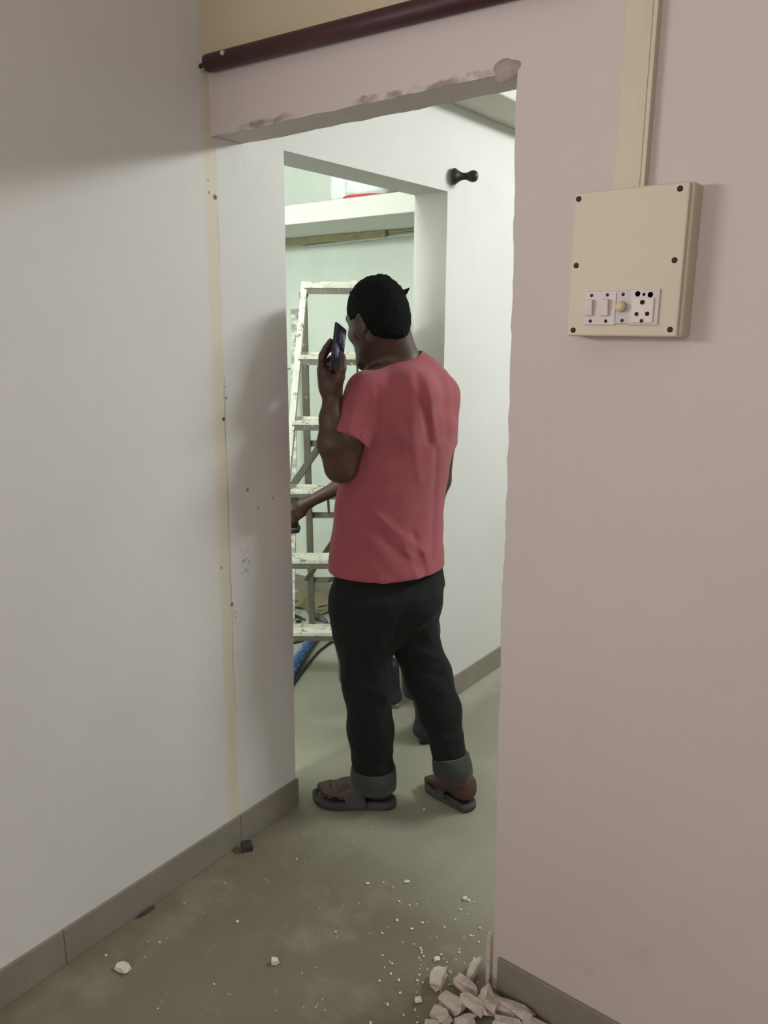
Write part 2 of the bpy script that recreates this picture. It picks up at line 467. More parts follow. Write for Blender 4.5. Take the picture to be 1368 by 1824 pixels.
# beam along the left wall of the passage, loft slab and batten of the store room
struct(box('trim_2', M['beam'], None, ((XL - 1.44) / 2, (YB + YE) / 2, (2.343 + ZC) / 2), (-1.44 - XL, YE - YB - .002, ZC - 2.343), bevel=.006))
struct(box('trim_3', M['wall_white'], None, (-2.8, (2.775 + YR) / 2, 2.083), (2.03, YR - 2.775, .086), bevel=.004))
bt = struct(box('trim_4', M['wood_yellow'], None, (-2.95, YR - .016, 2.0225), (.98, .03, .034), bevel=.002))
bt2 = struct(box('trim_5', M['wood_yellow'], None, (-2.12, YR - .010, 2.0315), (.66, .018, .014), bevel=.002))

# skirting tiles
def skirting(name, axis, fixed, thick, segs, h=.1):
    """a run of skirting tiles: the first is the run, every further tile its part."""
    root = empty(name, (0, 0, 0)); struct(root)
    for a, b in segs:
        if axis == 'y': c, s = (fixed + thick / 2, (a + b) / 2, h / 2), (abs(thick), b - a - .0012, h)
        else: c, s = ((a + b) / 2, fixed + thick / 2, h / 2), (b - a - .0012, abs(thick), h)
        c = (c[0], c[1], h / 2 + .0005)
        box('tile', M['skirting'], root, c, s, bevel=.0015)
    return root


y_end = jl[0][0] + .006
skirting('baseboard_left', 'y', XL, .009, [(Y0, -1.6), (-1.6, -1.0), (-1.0, -.4), (-.4, .2), (.2, .8), (.8, 1.39), (1.39, y_end)])
skirting('baseboard_passage', 'y', XL, .009, [(YC, 3.05), (3.05, 3.65), (3.65, 4.25), (4.25, YE)])
skirting('baseboard_front', 'x', YF, -.009, [(-.722, -.15), (-.15, .45), (.45, 1.05), (1.05, 1.65), (1.65, XR1)])
skirting('baseboard_back', 'x', YR, -.009, [(-3.77, -3.06), (-3.06, -2.46), (-2.46, -1.79)])

# putty blob at the top corner of the doorway, child of the wall it belongs to
bm = bmesh.new(); c = hit(905, 123, 1, YF)
pts = []
for k in range(22):
    a = 2 * math.pi * k / 22; r = .026 * (1 + .10 * math.sin(3 * a + 1) + .06 * math.sin(5 * a))
    pts.append((c[0] - .004 + r * math.cos(a) * 1.05, c[2] + .0 + r * math.sin(a) * .72))
vc = bm.verts.new((c[0], YF - .0025, c[2])); ring = [bm.verts.new((x, YF - .0018, z)) for x, z in pts]; ring2 = [bm.verts.new((x + (x - c[0]) * .12, YF + .004, z + (z - c[2]) * .12)) for x, z in pts]
for k in range(22):
    bm.faces.new((vc, ring[k], ring[(k + 1) % 22])); bm.faces.new((ring[k], ring2[k], ring2[(k + 1) % 22], ring[(k + 1) % 22]))
from_bm('putty_patch', bm, M['putty'], wf, True)

# ------------------------------------------------------------------ implicit surfaces for the figures
class Field:
    def __init__(s, lo, hi, h):
        s.lo = np.array(lo, np.float32); s.h = h
        s.n = np.ceil((np.array(hi) - s.lo) / h).astype(int) + 1
        s.f = np.full(tuple(s.n), 0.5, np.float32)
    def reg(s, lo, hi, pad):
        i0 = np.clip(np.floor((np.array(lo) - pad - s.lo) / s.h).astype(int), 0, s.n - 1)
        i1 = np.clip(np.ceil((np.array(hi) + pad - s.lo) / s.h).astype(int) + 1, 1, s.n)
        sl = tuple(slice(a, b) for a, b in zip(i0, i1))
        ax = [s.lo[k] + s.h * np.arange(i0[k], i1[k], dtype=np.float32) for k in range(3)]
        return sl, np.stack(np.meshgrid(*ax, indexing='ij'), -1)
    def add(s, prim, k=.01, mode='u'):
        fn, lo, hi = prim
        sl, P = s.reg(lo, hi, k * 1.5 + 3 * s.h)
        if P.size == 0: return s
        b = fn(P).astype(np.float32); a = s.f[sl]
        if mode == 's': b = -b
        # 's' subtracts, 'i' intersects
        hh = np.maximum(k - np.abs(a - b), 0) / max(k, 1e-6)
        s.f[sl] = (np.minimum(a, b) - hh * hh * k * .25) if mode == 'u' else (np.maximum(a, b) + hh * hh * k * .25)
        return s
    def warp(s, fn, lo, hi):
        sl, P = s.reg(lo, hi, 0); s.f[sl] += fn(P).astype(np.float32); return s
    def mesh(s):
        f = s.f; f[0] = f[-1] = np.maximum(f[0], .01); f[:, 0] = np.maximum(f[:, 0], .01); f[:, -1] = np.maximum(f[:, -1], .01)
        f[:, :, 0] = np.maximum(f[:, :, 0], .01); f[:, :, -1] = np.maximum(f[:, :, -1], .01)
        f[0] = np.maximum(f[0], .01); f[-1] = np.maximum(f[-1], .01)
        ins = f < 0; nx, ny, nz = f.shape
        cs = [(a, b, c) for a in (0, 1) for b in (0, 1) for c in (0, 1)]
        cnt = np.zeros((nx - 1, ny - 1, nz - 1), np.int8)
        for a, b, c in cs: cnt += ins[a:nx - 1 + a, b:ny - 1 + b, c:nz - 1 + c]
        act = np.argwhere((cnt > 0) & (cnt < 8))
        vid = np.full(cnt.shape, -1, np.int32); vid[tuple(act.T)] = np.arange(len(act))
        val = {c: f[act[:, 0] + c[0], act[:, 1] + c[1], act[:, 2] + c[2]] for c in cs}
        acc = np.zeros((len(act), 3), np.float32); num = np.zeros(len(act), np.float32)
        for c in cs:
            for ax in range(3):
                if c[ax]: continue
                d = list(c); d[ax] = 1; va, vb = val[c], val[tuple(d)]
                mk = (va < 0) != (vb < 0); t = np.where(mk, va / np.where(mk, va - vb, 1), 0)
                pt = np.tile(np.array(c, np.float32), (len(act), 1)); pt[:, ax] = t
                acc[mk] += pt[mk]; num[mk] += 1
        V = s.lo + s.h * (act + acc / num[:, None])
        quads = []
        for ax in range(3):
            u, w = [(1, 2), (2, 0), (0, 1)][ax]
            sl0 = [slice(None)] * 3; sl1 = [slice(None)] * 3
            sl0[ax] = slice(0, -1); sl1[ax] = slice(1, None)
            a, b = ins[tuple(sl0)], ins[tuple(sl1)]
            e = np.argwhere(a != b); e = e[(e[:, u] > 0) & (e[:, w] > 0)]
            fl = a[tuple(e.T)]
            def g(du, dw):
                q = e.copy(); q[:, u] -= du; q[:, w] -= dw; return vid[tuple(q.T)]
            Q = np.stack([g(1, 1), g(0, 1), g(0, 0), g(1, 0)], 1)
            Q[~fl] = Q[~fl][:, ::-1]; quads.append(Q)
        Q = np.concatenate(quads); Q = Q[(Q >= 0).all(1)]
        return V, Q


def smooth_verts(V, Q, it=2, lam=.5):
    n = len(V); e = np.concatenate([Q[:, [i, (i + 1) % 4]] for i in range(4)])
    for _ in range(it):
        acc = np.zeros_like(V); num = np.zeros(n, np.float32)
        for a, b in ((0, 1), (1, 0)):
            for k in range(3): acc[:, k] += np.bincount(e[:, a], V[e[:, b], k], n)
            num += np.bincount(e[:, a], minlength=n)
        V = V + lam * (acc / np.maximum(num, 1)[:, None] - V)
    return V


def np_mesh(name, V, Q, mats, parent, midx=None):
    me = bpy.data.meshes.new(name)
    me.vertices.add(len(V)); me.vertices.foreach_set('co', np.asarray(V, np.float32).ravel())
    me.loops.add(len(Q) * 4); me.loops.foreach_set('vertex_index', Q.astype(np.int32).ravel())
    me.polygons.add(len(Q)); me.polygons.foreach_set('loop_start', np.arange(0, len(Q) * 4, 4, dtype=np.int32))
    me.polygons.foreach_set('use_smooth', np.ones(len(Q), bool))
    o = link_mesh(name, me, mats, parent)
    if midx is not None: me.polygons.foreach_set('material_index', midx.astype(np.int32))
    me.update(calc_edges=True); me.validate()
    return o


def cone(a, b, ra, rb, axis=None, s=1.0):
    a = np.array(a, np.float32); b = np.array(b, np.float32); ab = b - a; L2 = max(float(ab @ ab), 1e-9)
    if axis is not None: axis = np.array(axis, np.float32); axis /= np.linalg.norm(axis)
    def fn(P):
        v = P - a; t = np.clip((v @ ab) / L2, 0, 1); w = v - t[..., None] * ab
        q = (w * w).sum(-1)
        if axis is not None:
            c = w @ axis; q = q - c * c + (c / s) ** 2
        return np.sqrt(q) - (ra + (rb - ra) * t)
    r = max(ra, rb) * max(1.0, s)
    return fn, np.minimum(a, b) - r, np.maximum(a, b) + r


def ell(c, ax, rad):
    c = np.array(c, np.float32); A = np.array(ax, np.float32); rad = np.array(rad, np.float32)
    def fn(P):
        q = (P - c) @ A.T; k0 = np.sqrt(((q / rad) ** 2).sum(-1)) + 1e-6; k1 = np.sqrt(((q / rad ** 2) ** 2).sum(-1)) + 1e-6
        return k0 * (k0 - 1) / k1
    r = np.sqrt(((A * rad[:, None]) ** 2).sum(0)); return fn, c - r, c + r


def chain(F, pts, rads, k=.01, axis=None, s=1.0):
    for i in range(len(pts) - 1): F.add(cone(pts[i], pts[i + 1], rads[i], rads[i + 1], axis, s), k)


def stack(zs, cx, cy, a, b, ang):
    """vertical stack of rotated ellipses (torso, waist)."""
    o = np.argsort(zs); zs, cx, cy, a, b = [np.array(v, np.float32)[o] for v in (zs, cx, cy, a, b)]
    ca, sa = math.cos(ang), math.sin(ang)
    def fn(P):
        z = P[..., 2]; x = P[..., 0] - np.interp(z, zs, cx); y = P[..., 1] - np.interp(z, zs, cy)
        A = np.interp(z, zs, a); B = np.interp(z, zs, b)
        u = x * ca + y * sa; v = -x * sa + y * ca
        k0 = np.sqrt((u / A) ** 2 + (v / B) ** 2) + 1e-6; k1 = np.sqrt((u / A ** 2) ** 2 + (v / B ** 2) ** 2) + 1e-6
        d = k0 * (k0 - 1) / k1
        return np.maximum(d, np.maximum(zs[0] - z, z - zs[-1]))
    r = float(max(a.max(), b.max()))
    return fn, np.array([cx.min() - r, cy.min() - r, zs[0]]), np.array([cx.max() + r, cy.max() + r, zs[-1]])


def half(pt, nrm, lo, hi):
    pt = np.array(pt, np.float32); nrm = np.array(nrm, np.float32); nrm /= np.linalg.norm(nrm)
    return (lambda P: (P - pt) @ nrm), np.array(lo), np.array(hi)


def seg2(P, a, b):
    """distance in the x-z plane to a segment."""
    p = P[..., [0, 2]]; a = np.array([a[0], a[2]], np.float32); b = np.array([b[0], b[2]], np.float32)
    ab = b - a; t = np.clip(((p - a) @ ab) / (ab @ ab), 0, 1); return np.sqrt(((p - a - t[..., None] * ab) ** 2).sum(-1))


def rotz(v, d):
    a = math.radians(d); return np.array([v[0] * math.cos(a) - v[1] * math.sin(a), v[0] * math.sin(a) + v[1] * math.cos(a), v[2]])


def head_axes(left_deg, down_deg, roll=0.0):
    f = np.array([-math.sin(math.radians(left_deg)), math.cos(math.radians(left_deg)), 0.0]); u = np.array([0, 0, 1.0])
    l = np.cross(u, f); c, s = math.cos(math.radians(down_deg)), math.sin(math.radians(down_deg))
    f2 = f * c - u * s; u2 = u * c + f * s
    return f2, l, u2


def add_head(F, C, ax, S=1.0):
    f, l, u = ax; A = np.array([f, l, u])
    def W(a, b, c): return C + S * (f * a + l * b + u * c)
    F.add(ell(W(0, 0, .012), A, np.array((.097, .075, .092)) * S), .01)
    F.add(ell(W(.036, 0, -.052), A, np.array((.060, .057, .085)) * S), .03)
    for sg in (1, -1):
        F.add(cone(W(-.005, sg * .052, -.068), W(.074, sg * .012, -.122), .018 * S, .019 * S), .03)   # jaw
        F.add(cone(W(.058, sg * .050, -.045), W(.03, sg * .058, -.05), .017 * S, .015 * S), .02)       # cheek
        F.add(cone(W(.088, sg * .012, .006), W(.072, sg * .048, .008), .009 * S, .009 * S), .012)       # brow
    F.add(cone(W(.074, -.012, -.122), W(.074, .012, -.122), .019 * S, .019 * S), .02)
    F.add(cone(W(.091, 0, -.010), W(.112, 0, -.048), .008 * S, .012 * S), .010)
    for sg in (1, -1):
        F.add(cone(W(.100, sg * .012, -.053), W(.092, sg * .013, -.053), .008 * S, .008 * S), .006)
        F.add(ell(W(.092, sg * .031, -.016), A, np.array((.013, .015, .010)) * S), .008, 's')
        F.add(ell(W(.078, sg * .031, -.017), A, np.array((.0125, .0125, .0115)) * S), .002)
    F.add(cone(W(.090, -.018, -.083), W(.090, .018, -.083), .0075 * S, .0075 * S), .006)
    F.add(cone(W(.088, -.016, -.095), W(.088, .016, -.095), .0085 * S, .0085 * S), .005)
    for sg in (1, -1):   # ears
        e = (l * sg * .92 - f * .35); e /= np.linalg.norm(e); fe = np.cross(u, e) * sg; fe /= np.linalg.norm(fe)
        B = np.array([fe, e, u])
        F.add(ell(W(-.012, sg * .078, -.026), B, np.array((.020, .008, .033)) * S), .006)
        F.add(ell(W(-.008, sg * .088, -.024), B, np.array((.011, .008, .019)) * S), .004, 's')
        F.add(cone(W(.002, sg * .075, -.050), W(-.006, sg * .077, -.054), .008 * S, .008 * S), .006)
    return W


def add_foot(F, heel, toe, z0, ankle, r_ank, med, L=None):
    """barefoot from heel end to toe end (floor points); med: +1 when the big toe is left of the walking direction."""
    h = np.array([heel[0], heel[1], 0.0]); d = np.array([toe[0] - heel[0], toe[1] - heel[1], 0.0]); L = np.linalg.norm(d); d /= L
    s = np.array([-d[1], d[0], 0.0]) * med    # medial direction
    def W(a, b, c): return h + d * a * L + s * b + np.array([0, 0, z0 + c])
    F.add(cone(W(.13, 0, .034), W(.22, 0, .038), .034, .034), .01)
    F.add(cone(ankle, W(.22, 0, .055), r_ank * .92, .034), .02)
    F.add(cone(W(.22, 0, .045), W(.66, .004, .026), .038, .026, s, 1.28), .02)
    F.add(cone(W(.60, .022, .024), W(.72, .024, .020), .024, .020), .02)
    F.add(cone(W(.60, -.020, .020), W(.66, -.028, .017), .021, .016), .02)
    tips = []
    for b0, b1, a1, r in ((.028, .030, .97, .0135), (.010, .011, .955, .0095), (-.006, -.007, .915, .009), (-.020, -.022, .87, .0085), (-.033, -.036, .815, .008)):
        p0, p1, p2 = W(.68, b0, .020), W((.68 + a1) / 2 + .02, (b0 + b1) / 2, .021), W(a1, b1, .011)
        F.add(cone(p0, p1, r * 1.05, r), .008); F.add(cone(p1, p2, r, r * .92), .003); tips.append(p2)
    return W, tips


def finger(F, pts, r0, r1):
    n = len(pts) - 1
    for i in range(n):
        F.add(cone(pts[i], pts[i + 1], r0 + (r1 - r0) * i / n, r0 + (r1 - r0) * (i + 1) / n), .006 if i == 0 else .002)


def hang_hand(F, wrist, d, nrm, thumb_side):
    """relaxed hand: d pointing direction, nrm palm normal, thumb_side unit."""
    d, nrm, th = [np.array(v, float) / np.linalg.norm(v) for v in (d, nrm, thumb_side)]
    w = np.array(wrist)
    F.add(cone(w, w + d * .03, .026, .028, nrm, .7), .01)
    F.add(cone(w + d * .03 + th * .012, w + d * .085 + th * .022, .026, .018, nrm, .6), .012)
    F.add(cone(w + d * .03 - th * .010, w + d * .080 - th * .022, .026, .017, nrm, .6), .012)
    for o, L in ((.030, .068), (.010, .076), (-.010, .070), (-.028, .056)):
        p = w + d * .085 + th * o
        finger(F, [p, p + d * L * .45 + nrm * .004, p + d * L * .75 + nrm * .016, p + d * L * .95 + nrm * .034], .0092, .0072)
    p = w + d * .03 + th * .026
    finger(F, [p, p + d * .030 + th * .022 + nrm * .008, p + d * .058 + th * .028 + nrm * .016], .0125, .0088)


def assign(V, Q, sets):
    c = V[Q].mean(1); m = np.zeros(len(Q), np.int32)
    for i, pts, r in sets:
        for p in pts: m[((c - p) ** 2).sum(1) < r * r] = i
    return m


def sandal_parts(parent, heel, toe, med, thick, root_off, strap_at=(.40, .66)):
    """sandal = sole + footbed + strap, in the figure's local frame (all minus root_off)."""
    h = np.array([heel[0], heel[1], 0.0]); d = np.array([toe[0] - heel[0], toe[1] - heel[1], 0.0]); L = np.linalg.norm(d); d /= L
    s = np.array([-d[1], d[0], 0.0]) * med
    prof = [(0.0, .0, .0), (.02, .022, -.020), (.08, .034, -.031), (.25, .035, -.033), (.45, .036, -.036), (.62, .045, -.046), (.74, .049, -.050), (.86, .046, -.043), (.95, .034, -.026), (.99, .018, -.006), (1.0, .006, .004)]
    def outline(g):
        up = [(a, b + (g if b >= 0 else 0)) for a, b, _ in prof]; dn = [(a, c - g) for a, _, c in prof[1:-1]][::-1]
        return up + dn
    def slab(g, z0, z1, shr=1.0):
        bm = bmesh.new(); o = outline(g)
        def pt(a, b, z):
            aa = .5 + (a - .5) * shr
            lift = .012 * max(0, (aa - .8) / .2) ** 2
            return Vector(h + d * aa * L + s * b * shr + np.array([0, 0, z + lift]) - root_off)
        A = [bm.verts.new(pt(a, b, z0)) for a, b in o]; B = [bm.verts.new(pt(a, b, z1)) for a, b in o]
        bm.faces.new(A); bm.faces.new(B); n = len(A)
        for i in range(n): bm.faces.new((A[i], A[(i + 1) % n], B[(i + 1) % n], B[i]))
        bmesh.ops.bevel(bm, geom=[e for e in bm.edges if e.is_boundary is False and all(len(f.verts) > 4 or True for f in e.link_faces) and abs(e.verts[0].co.z - e.verts[1].co.z) < .02 and any(len(f.verts) > 4 for f in e.link_faces)], offset=min(.004, (z1 - z0) * .3), segments=2, affect='EDGES')
        return bm
    sole = from_bm('sandal', slab(0.0, .001, thick), M['rubber'], parent, True)
    from_bm('footbed', slab(0.0, thick - .0005, thick + .002, .93), M['rubber_dark'], sole)
    # broad strap arching over the instep
    bm = bmesh.new(); nA, nL = 18, 5; grid = []
    for layer, ex in ((0, .0), (1, .0045)):
        rows = []
        for j in range(nL + 1):
            row = []
            for i in range(nA + 1):
                t = math.pi * i / nA; c, sn = math.cos(t), math.sin(t)
                wob = strap_at[0] + (strap_at[1] - strap_at[0]) * j / nL
                side = .5 * (1 - c)
                a = wob + (.10 * (sn ** 1.5) if j else .07 * sn) - (.05 if j == nL else 0) * abs(c)
                w = (.045 - .004 * (j < 2)) + ex; hgt = np.interp(wob, [.3, .45, .66, .8], [.078, .066, .048, .040]) + ex
                row.append(bm.verts.new(Vector(h + d * a * L + s * (w * c) + np.array([0, 0, thick - .012 + hgt * sn ** .75]) - root_off)))
            rows.append(row)
        grid.append(rows)
    for g in grid:
        for j in range(nL):
            for i in range(nA): bm.faces.new((g[j][i], g[j][i + 1], g[j + 1][i + 1], g[j + 1][i]))
    for j in (0, nL):
        for i in range(nA): bm.faces.new((grid[0][j][i], grid[0][j][i + 1], grid[1][j][i + 1], grid[1][j][i]))
    from_bm('strap', bm, M['rubber'], sole, True)
    return sole


# ------------------------------------------------------------------ the man in the red T-shirt
OFF = np.array([0.02, 2.30, 0.0])
def Lm(px, py, D): return loc3(px, py, D)
man = empty('person', to_world(OFF), YAW)
tag(man, 'person in red T-shirt and dark rolled-up jeans standing with back turned, holding up a phone', 'person')
BODY_ANG = math.radians(33)
Fdir = np.array([-math.sin(BODY_ANG), math.cos(BODY_ANG), 0.0])
SC_H = 0.98
HC = Lm(671, 563, 2.30); HAX = head_axes(43, 13)

lheel, ltoe = flo(706, 1436), flo(556, 1428)
rheel, rtoe = flo(842, 1446), flo(765, 1397)
B = Field(Lm(540, 1300, 2.3) + (-.05, -.40, 0), (.42, 2.80, 1.86), .0048)
B.lo = np.array([-.33, 1.98, -.01], np.float32); B.n = np.ceil((np.array([.42, 2.74, 1.84]) - B.lo) / B.h).astype(int) + 1
B.f = np.full(tuple(B.n), .5, np.float32)
Wm = add_head(B, HC, HAX, SC_H)
B.add(cone(Lm(716, 652, 2.34), Lm(694, 592, 2.315), .061, .058), .03)
B.add(cone(Lm(716, 668, 2.34), Lm(770, 690, 2.40), .06, .05), .03); B.add(cone(Lm(716, 668, 2.34), Lm(658, 690, 2.25), .06, .05), .03)
B.add(cone(Lm(718, 740, 2.335), Lm(700, 900, 2.33), .112, .105, Fdir, .72), .04)
B.add(cone(Lm(700, 900, 2.33), Lm(694, 1010, 2.325), .105, .110, Fdir, .72), .04)
# legs
aL, aR = Lm(674, 1388, 2.30), Lm(813, 1386, 2.262)
chain(B, [Lm(658, 1045, 2.28), Lm(655, 1215, 2.29), Lm(661, 1290, 2.30), aL], [.062, .050, .046, .034], .03)
chain(B, [Lm(732, 1045, 2.35), Lm(742, 1130, 2.37), Lm(763, 1205, 2.375), Lm(787, 1290, 2.33), aR], [.058, .050, .045, .040, .031], .03)
_, tipsL = add_foot(B, lheel + (-.010, 0, 0), ltoe + (.016, 0, 0), .032, aL, .036, -1)
_, tipsR = add_foot(B, rheel + (-.006, .006, 0), rtoe + (.008, -.012, 0), .032, aR, .036, 1)
# left arm: upper arm down, forearm up
shL, elL, wrL = Lm(655, 700, 2.245), Lm(606, 832, 2.185), Lm(592, 706, 2.20)
chain(B, [shL, Lm(624, 772, 2.19), elL], [.050, .050, .044], .02)
chain(B, [elL, Lm(592, 790, 2.165), Lm(590, 745, 2.18), wrL], [.044, .042, .033, .026], .014)
# left hand round the phone
F0 = Lm(590, 690, 2.20)
B.add(cone(wrL, Lm(588, 684, 2.205), .026, .028), .012)
B.add(cone(Lm(584, 690, 2.215), Lm(577, 658, 2.235), .024, .021), .016)
B.add(cone(Lm(588, 692, 2.205), Lm(581, 664, 2.215), .026, .022), .016)
B.add(cone(Lm(596, 690, 2.185), Lm(605, 672, 2.165), .022, .016), .018)       # ball of the thumb
finger(B, [Lm(574, 660, 2.205), Lm(573.5, 638, 2.195), Lm(580, 620, 2.195), Lm(589, 607, 2.20)], .0115, .0082)
finger(B, [Lm(574, 658, 2.225), Lm(573, 634, 2.225), Lm(581, 618, 2.235), Lm(592, 609, 2.25)], .0112, .0082)
finger(B, [Lm(576, 660, 2.243), Lm(575, 640, 2.248), Lm(582, 626, 2.262), Lm(594, 619, 2.275)], .0108, .008)
finger(B, [Lm(579, 666, 2.258), Lm(579, 650, 2.268), Lm(586, 640, 2.280), Lm(596, 634, 2.288)], .0098, .0074)
finger(B, [Lm(602, 678, 2.165), Lm(610, 657, 2.158), Lm(611, 641, 2.165), Lm(608, 630, 2.178)], .0132, .009)
# right arm hangs, forearm across the front
shR, elR, wrR = Lm(776, 705, 2.42), Lm(781, 855, 2.44), Lm(748, 950, 2.53)
chain(B, [shR, Lm(786, 780, 2.43), elR], [.052, .046, .040], .02)
chain(B, [elR, Lm(770, 895, 2.47), wrR], [.040, .036, .025], .014)
hang_hand(B, wrR, Lm(738, 1000, 2.56) - wrR, (-.8, .3, 0), (.3, .9, .1))
V, Q = B.mesh(); V = smooth_verts(V, Q, 2, .4)
eyes = [Wm(.088, sg * .031, -.017) for sg in (1, -1)]
lips = [Wm(.097, b, c) for b in (-.016, -.008, 0, .008, .016) for c in (-.084, -.094)]
chin_shade_pts = [Wm(a, b, c) for a, b, c in ((.093, 0, -.128), (.088, .014, -.13), (.088, -.014, -.13), (.083, 0, -.14), (.075, .02, -.138), (.075, -.02, -.138), (.062, .03, -.132), (.07, 0, -.14), (.06, .012, -.14))]  # jaw points that take the painted chin shadow
midx = assign(V, Q, [(3, chin_shade_pts, .014), (1, eyes, .012), (2, lips, .009)])
np_mesh('body', V - OFF, Q, [M['skin'], M['eye'], M['lip'], M['chin_shade']], man, midx)

# hair
Hf = Field(HC - .17, HC + .17, .0035)
f_, l_, u_ = HAX; A_ = np.array([f_, l_, u_])
Hf.add(ell(Wm(-.006, 0, .018), A_, np.array((.101, .081, .098)) * SC_H), .005)
Hf.add(ell(Wm(-.042, 0, -.028), A_, np.array((.058, .073, .070)) * SC_H), .03)
def hair_cut(P):
    q = (P - HC) @ A_.T / SC_H
    uc = np.interp(q[..., 0], [-.11, -.06, -.035, -.020, .012, .035, .065, .085, .11], [-.088, -.080, -.066, -.018, -.004, -.012, .018, .040, .055])
    return (uc - q[..., 2]) * .8
Hf.add((hair_cut, HC - .2, HC + .2), .012, 'i')
def hair_noise(P):
    x, y, z = P[..., 0], P[..., 1], P[..., 2]
    return .0009 * (np.sin(x * 410 + 5 * np.sin(z * 97 + y * 61)) + np.sin(y * 367 + 4 * np.sin(x * 113 - z * 71)) + np.sin(z * 433 + 5 * np.sin(y * 89 + x * 53)))
Hf.warp(hair_noise, HC - .16, HC + .16)
rr = np.random.RandomState(4)
for k in range(60):     # short tufts that break the outline
    a, b = rr.uniform(-1, 1), rr.uniform(0, 2 * math.pi); w = math.sqrt(1 - a * a)
    dv = np.array([w * math.cos(b), w * math.sin(b), a])
    if dv[2] < -.15 or (dv[0] > .55 and dv[2] < .5): continue
    p = Wm(*(np.array((-.006, 0, .018)) + dv * np.array((.099, .079, .096))))
    t = Wm(*(np.array((-.006, 0, .018)) + dv * np.array((.104, .084, .101)) + rr.uniform(-.004, .004, 3)))
    Hf.add(cone(p, t, .005, .0025), .008)
Hf.add(cone(Lm(722, 520, 2.27), Lm(729, 513, 2.265), .008, .003), .006)
V, Q = Hf.mesh(); V = smooth_verts(V, Q, 2, .5)
np_mesh('hair', V - OFF, Q, [M['hair']], man)

# T-shirt
T = Field((-.32, 1.98, .70), (.42, 2.72, 1.62), .0048)
rows = [(624, 722, 28, 2.345), (632, 727, 36, 2.345), (645, 729, 51, 2.342), (662, 721, 76, 2.340), (700, 718, 92, 2.335), (760, 719, 96, 2.33), (820, 709, 97, 2.33), (870, 700, 98, 2.33),
        (920, 694, 97, 2.325), (970, 690, 99, 2.32), (1010, 690, 102, 2.315), (1050, 691, 103, 2.315)]
zs, cx, cy, aa, bb = [], [], [], [], []
for py, x, hw, D in rows:
    p = Lm(x, py, D); q = Lm(x + hw, py, D); w = q[0] - p[0]
    zs.append(p[2]); cx.append(p[0]); cy.append(D); aa.append(w / .90); bb.append(w / .90 * (.80 if py < 640 else .64 if py < 960 else .69))
T.add(stack(zs, cx, cy, aa, bb, BODY_ANG), .01)
seL, seR = Lm(618, 786, 2.18), Lm(783, 792, 2.435)
T.add(cone(Lm(695, 690, 2.30), shL, .05, .056), .04); T.add(cone(Lm(740, 676, 2.37), Lm(782, 704, 2.42), .05, .055), .04)
T.add(cone(Lm(738, 700, 2.25), Lm(700, 760, 2.24), .07, .06), .05)       # shoulder blades
folds = [((742, 668), (765, 790), .010, 11, -.006), ((760, 676), (782, 800), .009, 10, .004), ((726, 690), (748, 860), .012, 14, .003),
         ((668, 910), (755, 985), .011, 11, .006), ((664, 935), (745, 1010), .012, 12, -.005), ((720, 965), (745, 1030), .010, 9, .005), ((735, 950), (760, 1028), .009, 9, -.005),
         ((602, 905), (600, 1010), .010, 9, .004), ((618, 900), (612, 1010), .012, 12, -.006), ((672, 690), (690, 790), .010, 11, -.004), ((640, 845), (612, 872), .010, 9, .005),
         ((655, 830), (615, 905), .012, 12, -.006), ((690, 800), (660, 870), .02, 18, .003), ((780, 800), (770, 1000), .010, 11, -.004), ((795, 690), (800, 790), .012, 12, -.003), ((640, 690), (620, 770), .010, 10, .004), ((660, 700), (640, 785), .010, 10, -.004)]
def fold_fn(P):
    out = np.zeros(P.shape[:-1], np.float32); near = 1 / (1 + np.exp((P[..., 1] - 2.36) / .02))
    for a, b, w, _, amp in folds:
        d = seg2(P, Lm(a[0], a[1], 2.22), Lm(b[0], b[1], 2.22)); out -= amp * np.exp(-(d / w) ** 2)
    return out * near
T.warp(fold_fn, (-.32, 1.98, .70), (.42, 2.5, 1.62))
T.warp(lambda P: .0016 * np.sin(P[..., 0] * 60 + 4 * np.sin(P[..., 2] * 14)) * np.sin(P[..., 2] * 33 + 2 * np.sin(P[..., 0] * 25)), (-.32, 1.98, .70), (.42, 2.72, 1.62))
# hem: a wavy cut just below the belt line
hz = Lm(690, 1040, 2.20)[2]
def hem_fn(P): return (hz + .012 * np.sin((P[..., 0] - .0) * 9 + 2.1) + .016 * np.abs(P[..., 0] + .0) / .18 - P[..., 2])
T.add((hem_fn, np.array([-.4, 1.9, .6]), np.array([.5, 2.8, hz + .1])), .003, 'i')
# hollow openings: hem, sleeves, neck
inner = [(z, x, y, a - .024, b - .024) for z, x, y, a, b in zip(zs, cx, cy, aa, bb) if z < hz + .16]
T.add(stack(*[list(v) for v in zip(*inner)], BODY_ANG), .003, 's')
for s0, s1, ra, rb in ((shL + (0, 0, -.004), seL, .062, .064), (Lm(782, 706, 2.42), seR, .060, .056)):
    d = (s1 - s0) / np.linalg.norm(s1 - s0); lo, hi = np.minimum(s0, s1) - .16, np.maximum(s0, s1) + .16
    G = Field(T.lo, T.lo + T.h * (T.n - 1), T.h)
    G.n = T.n; G.f = np.full(tuple(T.n), .5, np.float32)
    G.add(cone(s0, s1 + d * .05, ra, rb), .003)
    G.warp(fold_fn, lo, hi)
    G.add(((lambda P, s1=s1, d=d: (P - s1) @ d), lo, hi), .002, 'i')
    G.add(cone(s1 - d * .07, s1 + d * .06, rb - .012, rb - .009), .002, 's')
    hh = np.maximum(.03 - np.abs(T.f - G.f), 0) / .03
    T.f = np.minimum(T.f, G.f) - hh * hh * .03 * .25
T.add(ell(Lm(664, 772, 2.25), np.eye(3), (.032, .04, .034)), .03)     # cloth gathered under the arm
neck_c = Lm(713, 636, 2.335)
